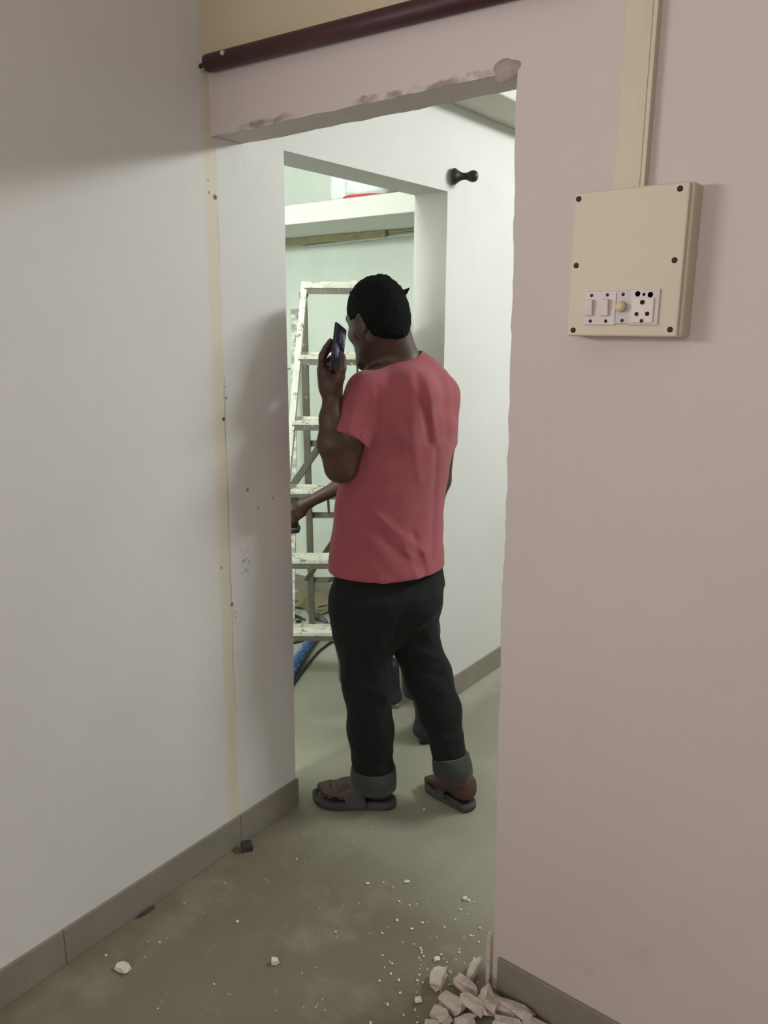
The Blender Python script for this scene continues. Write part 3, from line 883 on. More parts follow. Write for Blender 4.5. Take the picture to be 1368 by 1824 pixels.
T.add(((lambda P: np.maximum(np.linalg.norm(P - neck_c - np.array([-.004, .006, .012]), axis=-1) - .066, -(P[..., 2] - neck_c[2] + .03 - .35 * (P[..., 1] - neck_c[1]) * -1))), neck_c - .09, neck_c + .09), .004, 's')
V, Q = T.mesh(); V = smooth_verts(V, Q, 3, .5)
np_mesh('t_shirt', V - OFF, Q, [M['shirt']], man)

# jeans
J = Field((-.30, 1.98, .05), (.42, 2.66, .98), .0052)
zs, cx, cy, aa, bb = [], [], [], [], []
for py, x, hw, D in ((985, 693, 90, 2.322), (1025, 694, 98, 2.32), (1050, 693, 102, 2.318), (1075, 688, 98, 2.32), (1100, 684, 88, 2.322), (1125, 684, 68, 2.325), (1145, 686, 40, 2.325)):
    p = Lm(x, py, D); w = Lm(x + hw, py, D)[0] - p[0]
    zs.append(p[2]); cx.append(p[0]); cy.append(D); aa.append(w / .90); bb.append(w / .90 * (.58 if py < 1040 else .64))
J.add(stack(zs, cx, cy, aa, bb, BODY_ANG), .03)
J.add(ell(Lm(738, 1075, 2.30), np.eye(3), (.082, .085, .062)), .05); J.add(ell(Lm(656, 1078, 2.26), np.eye(3), (.09, .08, .065)), .05)
def leg(cols, k=.035):
    pts = [Lm(x, y, D) for x, y, hw, D in cols]; rad = [Lm(x + hw, y, D)[0] - Lm(x, y, D)[0] for x, y, hw, D in cols]
    chain(J, pts, rad, k); return pts, rad
pL, rL = leg([(645, 1075, 53, 2.275), (649, 1130, 51, 2.285), (655, 1217, 43, 2.29), (660, 1300, 38, 2.30), (665, 1372, 37, 2.30)])
pR, rR = leg([(737, 1080, 46, 2.36), (742, 1150, 39, 2.375), (763, 1203, 40, 2.375), (783, 1264, 35, 2.345), (801, 1345, 30, 2.29)])
jf = [((700, 1120), (640, 1160), .012, .004), ((703, 1140), (655, 1200), .012, -.004), ((620, 1190), (690, 1230), .012, .004), ((625, 1215), (695, 1260), .012, -.004), ((735, 1160), (800, 1195), .011, .006), ((728, 1190), (805, 1225), .012, -.006),
      ((740, 1225), (812, 1250), .010, .004), ((630, 1330), (700, 1345), .010, .003), ((628, 1350), (700, 1360), .008, -.003), ((770, 1310), (826, 1320), .010, .003), ((718, 1085), (700, 1130), .009, -.006), ((790, 1062), (735, 1092), .010, -.007), ((622, 1040), (616, 1200), .006, .003), ((600, 1060), (596, 1110), .01, .004), ((745, 1100), (770, 1150), .012, .004)]
def jfold(P):
    out = np.zeros(P.shape[:-1], np.float32); near = 1 / (1 + np.exp((P[..., 1] - 2.34) / .02))
    for a, b, w, amp in jf:
        d = seg2(P, Lm(a[0], a[1], 2.26), Lm(b[0], b[1], 2.26)); out -= amp * np.exp(-(d / w) ** 2)
    return out * near
J.warp(jfold, (-.30, 1.98, .05), (.42, 2.5, .98))
J.warp(lambda P: .0018 * np.sin(P[..., 2] * 42 + 3 * np.sin(P[..., 0] * 30)) * np.sin(P[..., 0] * 38 + P[..., 1] * 31), (-.30, 1.98, .05), (.42, 2.66, .98))
for e, d in ((pL[-1], pL[-1] - pL[-2]), (pR[-1], pR[-1] - pR[-2])):
    d = d / np.linalg.norm(d)
    J.add(((lambda P, e=e, d=d: np.maximum(-((P - e - d * .01) @ d), np.linalg.norm(P - e - d * .05, axis=-1) - .085)), e - .12, e + .12), .002, 's')
V, Q = J.mesh(); V = smooth_verts(V, Q, 2, .5)
jeans = np_mesh('jeans', V - OFF, Q, [M['jeans']], man)


def cuff(a, b, ra, rb, name='cuff'):
    bm = bmesh.new(); a, b = Vector(a), Vector(b); z = (b - a).normalized(); x = Vector((1, 0, 0)); x = (x - z * x.dot(z)).normalized(); y = z.cross(x); n = 32
    prof = [(0, -.012, 0), (0, .001, 0), (.03, .0055, 0), (.5, .007, 1), (.97, .006, 0), (1, .001, 0), (1, -.007, 0), (.5, -.008, 0)]
    rings = []
    for t, off, w in prof:
        c = a.lerp(b, t); r = ra + (rb - ra) * t + off
        rings.append([bm.verts.new(c + x * (r + .0015 * math.sin(5 * q) * (1 + w)) * math.cos(q) + y * (r + .0015 * math.cos(4 * q)) * math.sin(q) + z * .003 * math.sin(2 * q + 1)) for q in [2 * math.pi * i / n for i in range(n)]])
    for r0, r1 in zip(rings, rings[1:] + rings[:1]):
        for i in range(n): bm.faces.new((r0[i], r0[(i + 1) % n], r1[(i + 1) % n], r1[i]))
    o = from_bm(name, bm, M['cuff'], jeans, True); o['label'] = 'rolled-up paler grey cuff'
    return o


cuff(Lm(665, 1364, 2.30) - OFF, Lm(665, 1399, 2.30) - OFF, rL[-1] * 1.0, rL[-1] * 1.02)
cuff(Lm(802, 1345, 2.285) - OFF, Lm(808, 1379, 2.275) - OFF, rR[-1] * 1.02, rR[-1] * 1.05)
sandal_parts(man, lheel, ltoe, -1, .030, OFF, (.33, .62))
sandal_parts(man, rheel, rtoe, 1, .030, OFF, (.44, .66))

# the phone in his raised hand
pc = Lm(602, 623, 2.205)
ph_u = np.array([.11, .30, .94]); ph_u /= np.linalg.norm(ph_u)
ph_w = np.array([.36, .93, 0.0]); ph_w -= ph_u * (ph_w @ ph_u); ph_w /= np.linalg.norm(ph_w)
ph_n = np.cross(ph_w, ph_u)
phone = empty('smartphone', to_world(pc), YAW); tag(phone, 'black smartphone held up in the raised hand, screen sheen painted as glow', 'phone')
Rm = Matrix((Vector(ph_w), Vector(ph_u), Vector(ph_n))).transposed()
box('case', M['phone'], phone, (0, 0, 0), (.070, .138, .008), Rm, .003)
box('screen', M['screen'], phone, Vector(ph_n) * .0044, (.064, .129, .0012), Rm, .0004)

# ------------------------------------------------------------------ the second person, mostly hidden
OFF2 = np.array([.02, 2.85, 0.0])
p2 = empty('person', to_world(OFF2), YAW)
tag(p2, 'person hidden behind the man in red, showing a bare forearm, dark trousers and black shoes', 'person')
HC2 = Lm(682, 594, 2.86); HAX2 = head_axes(75, 8)
B2 = Field((-.40, 2.55, -.01), (.42, 3.14, 1.78), .0065)
W2 = add_head(B2, HC2, HAX2, .95)
B2.add(cone(Lm(700, 650, 2.86), Lm(696, 612, 2.86), .052, .05), .03)
B2.add(cone(Lm(700, 720, 2.86), Lm(690, 880, 2.87), .11, .10, (-.9, .4, 0), .8), .04); B2.add(cone(Lm(690, 880, 2.87), Lm(684, 970, 2.87), .10, .11), .04)
hA, hB = flo(710, 1262), flo(645, 1238)        # far shoe: heel, toe
hC, hD = flo(751, 1327), flo(779, 1291)        # near shoe
aA, aB = np.array([hA[0] - .045, hA[1] + .03, .10]), np.array([hC[0] + .02, hC[1] + .05, .10])
chain(B2, [Lm(664, 990, 2.93), Lm(652, 1110, 2.97), aA], [.08, .055, .04], .03); chain(B2, [Lm(712, 990, 2.80), Lm(730, 1120, 2.76), aB], [.08, .055, .04], .03)
for hh, tt, an in ((hA, hB, aA), (hC, hD, aB)):
    d = (tt - hh); d /= np.linalg.norm(d)
    B2.add(cone(an, hh + d * .06 + (0, 0, .045), .038, .034), .02); B2.add(cone(hh + d * .06 + (0, 0, .045), hh + d * .20 + (0, 0, .03), .034, .022), .02)
sh2, el2, wr2 = Lm(664, 700, 2.80), Lm(636, 838, 2.78), Lm(551, 894, 2.77)
chain(B2, [sh2, el2], [.05, .04], .02); chain(B2, [el2, Lm(600, 869, 2.775), wr2], [.037, .0275, .0215], .012)
B2.add(cone(wr2, Lm(538, 903, 2.77), .022, .027), .01); B2.add(cone(Lm(541, 897, 2.77), Lm(527, 900, 2.78), .024, .019), .012)
for (x0, y0, D0), (x1, y1, D1), (x2, y2, D2) in (((533, 896, 2.765), (520, 901, 2.745), (517, 913, 2.765)), ((535, 903, 2.76), (522, 909, 2.738), (518, 920, 2.76)), ((538, 910, 2.76), (525, 917, 2.74), (520, 928, 2.762)), ((541, 915, 2.762), (530, 923, 2.745), (524, 933, 2.765))):
    finger(B2, [Lm(x0, y0, D0), Lm(x1, y1, D1), Lm(x2, y2, D2)], .0115, .0085)
finger(B2, [Lm(540, 900, 2.79), Lm(528, 898, 2.81), Lm(517, 903, 2.815)], .012, .009)
sh2b, el2b, wr2b = Lm(738, 700, 2.93), Lm(742, 850, 2.95), Lm(700, 920, 2.99)
chain(B2, [sh2b, el2b, wr2b], [.05, .038, .025], .02); hang_hand(B2, wr2b, (-.4, .2, -.5), (-.3, -.6, -.2), (-.3, .4, .6))
V, Q = B2.mesh(); V = smooth_verts(V, Q, 2, .4)
np_mesh('body', V - OFF2, Q, [M['skin'], M['eye'], M['lip']], p2, assign(V, Q, [(1, [W2(.086, s * .031, -.017) for s in (1, -1)], .011), (2, [W2(.096, b, -.089) for b in (-.012, 0, .012)], .012)]))
H2f = Field(HC2 - .15, HC2 + .15, .006)
A2 = np.array(HAX2); H2f.add(ell(W2(-.006, 0, .016), A2, np.array((.101, .080, .095)) * .95), .005)
H2f.add(((lambda P: (np.interp(((P - HC2) @ A2.T)[..., 0], [-.11, -.04, -.02, .04, .07, .1], [-.07, -.06, -.015, -.005, .03, .05]) - ((P - HC2) @ A2.T)[..., 2]) * .8), HC2 - .2, HC2 + .2), .01, 'i')
V, Q = H2f.mesh(); np_mesh('hair', V - OFF2, Q, [M['hair']], p2)
T2 = Field((-.30, 2.55, .74), (.40, 3.14, 1.50), .0075)
T2.add(cone(Lm(700, 712, 2.86), Lm(690, 880, 2.87), .122, .118, (-.9, .4, 0), .85), .03); T2.add(cone(Lm(690, 880, 2.87), Lm(686, 985, 2.87), .118, .13), .03)
T2.add(cone(Lm(700, 690, 2.86), sh2, .06, .06), .04); T2.add(cone(Lm(700, 690, 2.87), sh2b, .06, .06), .04)
T2.add(cone(sh2, Lm(652, 775, 2.79), .06, .062), .03); T2.add(cone(sh2b, Lm(740, 775, 2.94), .058, .06), .03)
V, Q = T2.mesh(); V = smooth_verts(V, Q, 2); np_mesh('shirt', V - OFF2, Q, [M['shirt2']], p2)
J2 = Field((-.35, 2.55, .08), (.42, 3.2, .95), .0058)
J2.add(cone(Lm(686, 980, 2.87), Lm(688, 1040, 2.87), .135, .135, (-.9, .4, 0), .9), .03)
kx = Lm(654, 1213, 2.98)
chain(J2, [Lm(662, 1030, 2.93), Lm(641, 1100, 2.96), Lm(648, 1206, 2.98)], [.125, .112, .102], .03)
chain(J2, [Lm(716, 1030, 2.80), Lm(742, 1120, 2.77), Lm(749, 1240, 2.72)], [.12, .085, .064], .03)
J2.warp(lambda P: .003 * np.sin(P[..., 2] * 40 + 3 * np.sin(P[..., 0] * 22)) * np.sin(P[..., 0] * 33 + P[..., 1] * 27), (-.35, 2.55, .08), (.42, 3.2, .95))
zc1, zc2 = Lm(610, 1216, 2.95)[2], Lm(740, 1251, 2.66)[2]
def trcut(P): return np.where(P[..., 1] + .15 * P[..., 0] > 2.855, zc1 - P[..., 2], zc2 - P[..., 2])
J2.add((trcut, np.array([-.4, 2.5, 0.]), np.array([.5, 3.3, .4])), .002, 'i')
V, Q = J2.mesh(); V = smooth_verts(V, Q, 2); np_mesh('trousers', V - OFF2, Q, [M['trousers2']], p2)
for hh, tt in ((hA, hB), (hC, hD)):
    d = tt - hh; d /= np.linalg.norm(d); s = np.array([-d[1], d[0], 0]); L = .262
    S = Field(np.minimum(hh, hh + d * L) - (.08, .08, .004), np.maximum(hh, hh + d * L) + (.08, .08, .26), .005)
    S.add(cone(hh + d * .042 + (0, 0, .045), hh + d * .055 + (0, 0, .175), .040, .046), .01)
    S.add(cone(hh + d * .042 + (0, 0, .04), hh + d * .215 + (0, 0, .034), .042, .034, s, 1.25), .02)
    S.add(cone(hh + d * .07 + (0, 0, .08), hh + d * .15 + (0, 0, .045), .042, .036), .03)
    S.warp(lambda P: np.maximum(0, .022 - P[..., 2]) * 40, hh - .4, hh + .4)
    V, Q = S.mesh(); V = smooth_verts(V, Q, 1); sh = np_mesh('shoe', V - OFF2, Q, [M['shoe']], p2)
    bm = bmesh.new(); n = 28
    o_ = []
    for q in range(n):
        t = 2 * math.pi * q / n; a = L / 2 + (L / 2) * math.cos(t); w = .040 + .012 * (a / L)
        o_.append(hh + d * a + s * w * math.sin(t) * (1 - .15 * math.cos(t) ** 2) - OFF2)
    lo = [bm.verts.new(Vector(p + (0, 0, .001))) for p in o_]; hi = [bm.verts.new(Vector(p + (0, 0, .025))) for p in o_]
    bm.faces.new(lo); bm.faces.new(hi)
    for i in range(n): bm.faces.new((lo[i], lo[(i + 1) % n], hi[(i + 1) % n], hi[i]))
    from_bm('sole', bm, M['shoe_sole'] if hh is hA else M['shoe'], sh, True)
# tool in the hand
tl = Lm(521, 918, 2.775)
tool = empty('hand_tool', to_world(tl), YAW); tag(tool, 'black hand tool gripped in the fist beside the wall edge', 'tool')
R_t = Matrix.Rotation(math.radians(-8), 3, 'Y')
box('grip', M['black'], tool, (.000, 0, -.004), (.036, .034, .085), R_t, .010, True)
box('battery', M['black'], tool, (.004, 0, -.054), (.046, .052, .022), R_t, .006, True)
bm = bmesh.new(); add_tube(bm, [Vector((.035, 0, .046)), Vector((.02, 0, .046)), Vector((-.08, .0, .040)), Vector((-.10, 0, .039)), Vector((-.13, 0, .038))], [.018, .024, .026, .018, .011], 16)
from_bm('barrel', bm, M['black'], tool, True)

# ------------------------------------------------------------------ step ladder in the store room
def P3(px, py, D): return Vector(loc3(px, py, D))
lad0 = Vector(flo(560, 1160)); lad0 = Vector((lad0[0], 3.4, 0))
lad = empty('step_ladder', to_world(lad0), YAW)
tag(lad, 'paint-crusted step ladder standing open in the room beyond the doorway', 'ladder')
def gl(px, py, D): return P3(px, py, D) - lad0
TOPD, FOOTD = 3.36, 3.14
def front(px, py):     # point on the leaning front plane
    z = 1.3
    for _ in range(20):
        D = FOOTD + (TOPD - FOOTD) * z / 1.72; z = loc3(px, py, D)[2]
    return P3(px, py, D) - lad0
sl_top, sr_top = front(542, 507), front(631, 505)
def foot_of(top, mid):
    d = mid - top; t = -(top.z + lad0.z) / d.z; return top + d * t
sl_bot, sr_bot = foot_of(sl_top, front(516.5, 790)), foot_of(sr_top, front(643.5, 650))
for a, b in ((sl_top, sl_bot), (sr_top, sr_bot)):
    a2 = a + (a - b).normalized() * .012
    bm = bmesh.new(); fr = frame_of(b, a2, (1, 0, 0)); mid = (a2 + b) / 2; L = (a2 - b).length
    add_box(bm, mid, (.026, .007, L), fr, .0015); off = fr @ Vector((.0095, .020, 0)); add_box(bm, mid + off, (.007, .045, L), fr, .0015)
    from_bm('stile', bm, M['ladder_white'], lad)
for i, py in enumerate((507, 634, 751, 874, 998, 1127)):
    z = front(560, py).z
    tl_, tr_ = [a + (b - a) * ((z - a.z) / (b.z - a.z)) for a, b in ((sl_top, sl_bot), (sr_top, sr_bot))]
    w = .0 if i else .010
    bm = bmesh.new(); c = (tl_ + tr_) / 2 + Vector((0, .028, 0)); fr = frame_of(tl_, tr_, (0, 1, 0))
    add_box(bm, c + Vector((0, 0, .002)), (.070, .004, (tr_ - tl_).length + w), fr, .001); add_box(bm, c + Vector((0, -.034, -.006)), (.004, .016, (tr_ - tl_).length + w), fr, .001)
    add_box(bm, c + Vector((0, .034, 0)), (.004, .030, (tr_ - tl_).length + w), fr, .001)
    rg = from_bm('rung', bm, M['ladder_rung'], lad)
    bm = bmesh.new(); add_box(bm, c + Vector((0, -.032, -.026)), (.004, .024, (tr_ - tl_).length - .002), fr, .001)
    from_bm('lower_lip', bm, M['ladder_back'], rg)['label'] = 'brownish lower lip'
rl_t, rr_t = gl(540, 520, 3.43), gl(631, 520, 3.43)
rl_b = Vector(flo(556, 1112)) - lad0; rr_b = rl_b + Vector((.36, 0.02, 0))
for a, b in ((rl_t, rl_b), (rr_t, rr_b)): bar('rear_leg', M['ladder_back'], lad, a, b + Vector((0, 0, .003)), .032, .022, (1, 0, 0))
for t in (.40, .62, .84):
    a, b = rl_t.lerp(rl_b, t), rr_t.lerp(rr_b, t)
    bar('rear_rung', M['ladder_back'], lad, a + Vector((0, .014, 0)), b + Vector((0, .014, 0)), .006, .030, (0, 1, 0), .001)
bar('brace', M['ladder_dark'], lad, gl(519, 868, 3.50), gl(610, 736, 3.55), .036, .006, (.7, 0, .7), .001)
bar('brace', M['ladder_back'], lad, gl(545, 1034, 3.72), gl(625, 918, 3.66), .032, .006, (.7, 0, .7), .001)
for a, b in ((sl_top, rl_t), (sr_top, rr_t)): bar('hinge', M['ladder_dark'], lad, a + Vector((.012, .02, -.03)), b + Vector((.012, 0, -.02)), .006, .03, (1, 0, 0), .001)
# bolt hanging under a rear rung
bar('hanging_hook', M['ladder_dark'], lad, gl(584, 884, 3.66), gl(586, 915, 3.66), .012, .008)

# speckled post leaning beside the ladder
pb = Vector(loc3(519, 1060, 3.98)); pb.z = 0.0
post = empty('timber_post', to_world(pb), YAW); tag(post, 'paint-speckled post leaning against the far wall left of the ladder', 'post')
pt = P3(525, 556, 4.40) - pb
bar('shaft', M['post'], post, Vector((0, 0, .004)), pt, .034, .020)
bar('cap', M['post'], post, pt + Vector((-.022, 0, .0)), pt + Vector((.026, 0, .004)), .03, .030, (0, 0, 1))
# white junction box on the far wall
w0 = hit(516, 641, 1, YR)
jb = tag(empty('junction_box', (w0[0], YR - .016, w0[2])), 'small white junction box low on the far wall behind the ladder', 'box')
jb['label'] = 'small white junction box on the far wall behind the ladder stile'
box('back_box', M['white_plastic'], jb, (0, .003, 0), (.085, .024, .095), bevel=.004); box('cover', M['white_plastic'], jb, (0, -.011, 0), (.075, .006, .085), bevel=.002)
# thin conduit under the loft
cb = tag(tube('conduit', M['white_plastic'], None, [(-3.05, YR - .008, 1.992), (-2.4, YR - .008, 2.010), (-1.80, YR - .008, 2.020)], .0065, 8), 'thin grey-white conduit running along the far wall below the loft', 'conduit')

# ------------------------------------------------------------------ bags on the loft
def bag(name, label, c, size, seed, stripe=None):
    rs = np.random.RandomState(seed)
    e = tag(empty(name, c), label, 'bag')
    bm = bmesh.new(); bmesh.ops.create_icosphere(bm, subdivisions=4, radius=1.0)
    ph = rs.uniform(0, 6, 6)
    for v in bm.verts:
        n = v.co.copy(); q = Vector((math.copysign(abs(n.x) ** .55, n.x), math.copysign(abs(n.y) ** .55, n.y), math.copysign(abs(n.z) ** .7, n.z)))
        k = 1 + .05 * math.sin(5 * n.x + ph[0] + 3 * n.z) + .04 * math.sin(9 * n.z + ph[1]) * math.sin(7 * n.y + ph[2])
        v.co = Vector((q.x * size[0] / 2 * k, q.y * size[1] / 2 * k, q.z * size[2] / 2 * (1 + .03 * math.sin(8 * n.x + ph[3])) + size[2] / 2 + .002))
    zmin = min(v.co.z for v in bm.verts)
    for v in bm.verts: v.co.z -= zmin - .001
    sk = from_bm('sack', bm, M['bag_white'], e, True)
    if stripe:
        for z0, h in stripe:
            bm = bmesh.new(); n = 40; r = []
            for zz in (z0, z0 + h):
                row = []
                for k in range(n):
                    t = 2 * math.pi * k / n; cx_, sy_ = math.copysign(abs(math.cos(t)) ** .55, math.cos(t)), math.copysign(abs(math.sin(t)) ** .55, math.sin(t))
                    row.append(bm.verts.new((cx_ * size[0] / 2 * 1.055, sy_ * size[1] / 2 * 1.055, zz + .004 * math.sin(3 * t + ph[4]))))
                r.append(row)
            for k in range(n): bm.faces.new((r[0][k], r[0][(k + 1) % n], r[1][(k + 1) % n], r[1][k]))
            from_bm('red_band', bm, M['bag_red'], sk, True)
    return e


def on_loft(px, py, Y):
    p = hit(px, py, 1, Y); return p[0]
bag('packed_sack', 'white sack with a red band lying on the loft', (on_loft(662, 336, 2.92), 2.92, 2.126), (.26, .15, .15), 1, [(.010, .011)])
bag('plastic_bag', 'bluish white plastic bag on the loft left of the red-banded sack', (on_loft(616, 345, 3.04), 3.04, 2.126), (.13, .13, .22), 5)

# ------------------------------------------------------------------ things on the store room floor
hz_ = .026
def Fl(px, py, z=0.0): return to_world(flo(px, py, z))
hose = tag(empty('hose', Fl(545, 1160)), 'flexible hose with a speckled blue end curving across the floor by the ladder', 'hose')
ho = Vector(Fl(545, 1160))
tube('blue_section', M['hose_blue'], hose, [Vector(Fl(*q, .026)) - ho for q in ((505, 1222), (522, 1190), (537, 1165), (553, 1142))], .026, 14)['label'] = 'blue speckled section'
tube('grey_section', M['hose_grey'], hose, [Vector(Fl(*q, .024)) - ho for q in ((552, 1143), (566, 1130), (590, 1117), (625, 1108), (665, 1104))], .024, 14)
tag(tube('cable', M['black'], None, [Vector(Fl(*q, .006)) for q in ((508, 1240), (529, 1210), (549, 1182), (569, 1159), (589, 1144), (614, 1134), (650, 1129))], .006, 8), 'black cable lying along the curve of the blue hose', 'cable')
for i, (a, b, r, lb) in enumerate(((((522, 1145)), (549, 1138), .008, 'black stick on the floor under the lowest ladder rung'), ((521, 1096), (543, 1104), .008, 'dark stick angled on the debris left of the ladder rear foot'),
        ((521, 1075), (532, 1070), .007, 'short dark offcut beside the far wall skirting'), ((522, 1082), (540, 1084), .006, 'thin dark strip lying level left of the rear leg'), ((567, 1082), (586, 1079), .009, 'black offcut on the brown sheet right of the rear leg'),
        ((563, 1088), (582, 1091), .006, 'thin brown strip below the black offcut'), ((527, 1107), (537, 1106), .010, 'dark lump of debris left of the grey rag'), ((521, 1117), (530, 1114), .011, 'dark scrap at the doorway edge behind the lowest rung'))):
    A, Bp = Vector(Fl(*a, r)), Vector(Fl(*b, r))
    m_ = A.lerp(Bp, .5) + Vector((.0, .006, 0))
    bm = bmesh.new(); add_tube(bm, [A, A.lerp(m_, .5), m_, Bp], [r * .7, r, r, r * .6], 7)
    tag(from_bm('debris_stick', bm, M['dark_scrap'], None, False), lb, 'debris', 'dark offcuts on the store room floor')
# brown sheet against the skirting
c = Fl(580, 1066)
bm = bmesh.new(); g = []
for i in range(9):
    row = []
    for j in range(6):
        a, b = i / 8, j / 5; x = (a - .5) * .34; y = (b - .5) * .22 + .03 * math.sin(3 * a)
        row.append(bm.verts.new((x, y, .006 + .012 * math.sin(4 * a + 1) ** 2 * (b) + .05 * max(0, b - .6) ** 1.2)))
    g.append(row)
for i in range(8):
    for j in range(5): bm.faces.new((g[i][j], g[i + 1][j], g[i + 1][j + 1], g[i][j + 1]))
r_ = bmesh.ops.extrude_face_region(bm, geom=bm.faces[:])
for v in [v for v in r_['geom'] if isinstance(v, bmesh.types.BMVert)]: v.co.z -= .005
o = from_bm('paper_sheet', bm, M['cardboard'], None, False); o.location = (c[0], min(c[1], YR - .15), .001)
tag(o, 'crumpled olive-brown paper sheet on the floor by the far skirting', 'paper')
# grey rag by the rear foot
c = Vector(Fl(558, 1106)); bm = bmesh.new()
rs = random.Random(5)
for k in range(9):
    a0 = Vector(RT * (-.035 + .007 * k) + NF * (.06 - .01 * k)) + Vector((0, 0, .030 + .012 * rs.random()))
    a1 = Vector(RT * (.012 + .010 * k) + NF * (-.04 - .006 * k)) + Vector((0, 0, .014 + .008 * rs.random()))
    md = a0.lerp(a1, .5) + Vector((0, 0, .012 * rs.random()))
    add_tube(bm, [a0, a0.lerp(md, .5), md, md.lerp(a1, .5), a1], [.010, .015, .014, .013, .006], 8)
zm = min(v.co.z for v in bm.verts)
for v in bm.verts: v.co.z -= zm - .001
o = from_bm('grey_rag', bm, M['rag'], None, True); o.location = c + Vector(RT * -.012 + NF * .05); tag(o, 'limp grey rag dropped at the foot of the ladder rear leg', 'rag')

# ------------------------------------------------------------------ door stop on the passage wall
s0 = hit(799.5, 313, 0, XL)
ds = empty('door_stop', (XL + .006, s0[1] + .016, s0[2] - .001)); ds.rotation_euler = (0, 0, .56); tag(ds, 'black waisted door stop fixed to the wall above the inner doorway corner', 'door stop')
prof = [(0, 0), (0, .0275), (.004, .029), (.011, .0275), (.020, .0205), (.030, .0145), (.041, .0115), (.050, .0125), (.058, .0160), (.066, .0195), (.075, .0205), (.083, .0185), (.089, .0130), (.0915, .006), (.092, 0)]
def lathe_x(name, m, parent, prof, n=28):
    bm = bmesh.new(); rings = []
    for x, r in prof:
        rings.append([bm.verts.new((x, 0, 0))] if r == 0 else [bm.verts.new((x, r * math.cos(2 * math.pi * k / n), r * math.sin(2 * math.pi * k / n))) for k in range(n)])
    for a, b in zip(rings, rings[1:]):
        for k in range(n):
            if len(a) == 1: bm.faces.new((a[0], b[k], b[(k + 1) % n]))
            elif len(b) == 1: bm.faces.new((a[k], b[0], a[(k + 1) % n]))
            else: bm.faces.new((a[k], b[k], b[(k + 1) % n], a[(k + 1) % n]))
    return from_bm(name, bm, m, parent, True)
lathe_x('base', M['black'], ds, prof[:8] + [(.050, 0)]); lathe_x('knob', M['black'], ds, [(.047, 0)] + prof[7:])

# ------------------------------------------------------------------ maroon pipe on the doorway wall
pa, pb_ = hit(338, 117, 1, YF - .022), hit(345, 116, 1, YF - .022)
xa = XL + .026; za = 2.186
xb, zb = XR1 - .02, 2.03
pz = lambda x: 2.198 + (x - (-1.62)) * (2.1745 - 2.198) / (-.84 + 1.62)
pipe = empty('pipe', (xa, YF - .022, pz(xa))); tag(pipe, 'maroon painted pipe running along the top of the doorway wall', 'pipe')
x1 = -.62
tube('tube', M['maroon'], pipe, [(0, 0, 0), ((x1 - xa) * .5, 0, (pz(x1) - pz(xa)) * .5), (x1 - xa, 0, pz(x1) - pz(xa))], .0195, 20)
tube('end_plug', M['maroon'], pipe, [(-.004, 0, 0), (.003, 0, 0)], [.012, .018], 16)
box('bracket', M['cap_white'], pipe, (-.013, .006, .002), (.022, .028, .030), bevel=.003)
tube('screw', M['screw'], pipe, [(-.014, -.012, -.006), (-.014, -.006, -.006)], .006, 8)
cx_ = hit(397, 97, 1, YF - .04)[0]
box('clip', M['cap_white'], pipe, (cx_ - xa, -.018, .004), (.012, .008, .010), Matrix.Rotation(.4, 3, 'Y'), .002)

# ------------------------------------------------------------------ switch box with its casing
BX0, BX1, BZ0, BZ1 = -.640, -.439, 1.566, 1.813
DB = .055
# the box front stands DB off the wall, so take its corners on that plane
q = [hit(px, py, 1, YF - DB) for px, py in ((1019, 343.5), (1228, 323), (1207, 598), (1012.5, 600))]
BX0, BX1 = (q[0][0] + q[3][0]) / 2, (q[1][0] + q[2][0]) / 2; BZ1, BZ0 = (q[0][2] + q[1][2]) / 2, (q[2][2] + q[3][2]) / 2
BW, BH = BX1 - BX0, BZ1 - BZ0
sb = empty('switch_box', ((BX0 + BX1) / 2, YF, BZ0)); tag(sb, 'cream surface-mounted switch box with two switches, a knob and a socket', 'switch box')
box('back_box', M['cream'], sb, (.002, -.022, BH / 2), (BW + .006, .044, BH + .002), bevel=.004)
lid = box('lid', M['cream_lit'], sb, (0, -DB + .005, BH / 2), (BW, .010, BH), bevel=.003)
FY = YF - DB
def rel(px, py):
    p = hit(px, py, 1, FY); return p[0] - (BX0 + BX1) / 2, p[2] - BZ0
def ydisc(name, m, parent, x, z, r, y0, y1, seg=16, r1=None):
    return tube(name, m, parent, [(x, y0, z), (x, y1, z)], [r, r1 if r1 is not None else r], seg)
for a in ((1031, 354.5), (1211.5, 336), (1026.5, 473), (1201.5, 463.5), (1021, 588), (1193.5, 587)):
    x, z = rel(*a); ydisc('screw', M['screw'], sb, x, z, .0047, -DB - .0012, -DB + .004, 14)
def plate(name, m, px0, py0, px1, py1, proud=.004):
    (x0, z1), (x1, z0) = rel(px0, py0), rel(px1, py1)
    return box(name, m, sb, ((x0 + x1) / 2, -DB - proud / 2 + .001, (z0 + z1) / 2), (x1 - x0, proud + .002, z1 - z0), bevel=.0012), (x0, x1, z0, z1)
pl, e = plate('switch_plate', M['plate'], 1043, 519, 1096, 579)
for a in ((1055.5, 526.5), (1083.5, 525.5), (1053, 572), (1080.5, 572)):
    x, z = rel(*a); ydisc('plate_screw', M['screw'], pl, x, z, .0031, -DB - .0042, -DB, 10)
for px0, py0, px1, py1 in ((1045.5, 534, 1058, 562), (1072.5, 533, 1086, 562)):
    (x0, z1), (x1, z0) = rel(px0, py0), rel(px1, py1)
    box('rocker', M['rocker'], pl, ((x0 + x1) / 2, -DB - .006, (z0 + z1) / 2), (x1 - x0, .012, z1 - z0), Matrix.Rotation(.13, 3, 'X'), .0016)
pl, e = plate('regulator_plate', M['plate_blue'], 1100, 518, 1122, 577)
for a in ((1111.5, 524.5), (1109.5, 571)):
    x, z = rel(*a); ydisc('plate_screw', M['screw'], pl, x, z, .0031, -DB - .0042, -DB, 10)
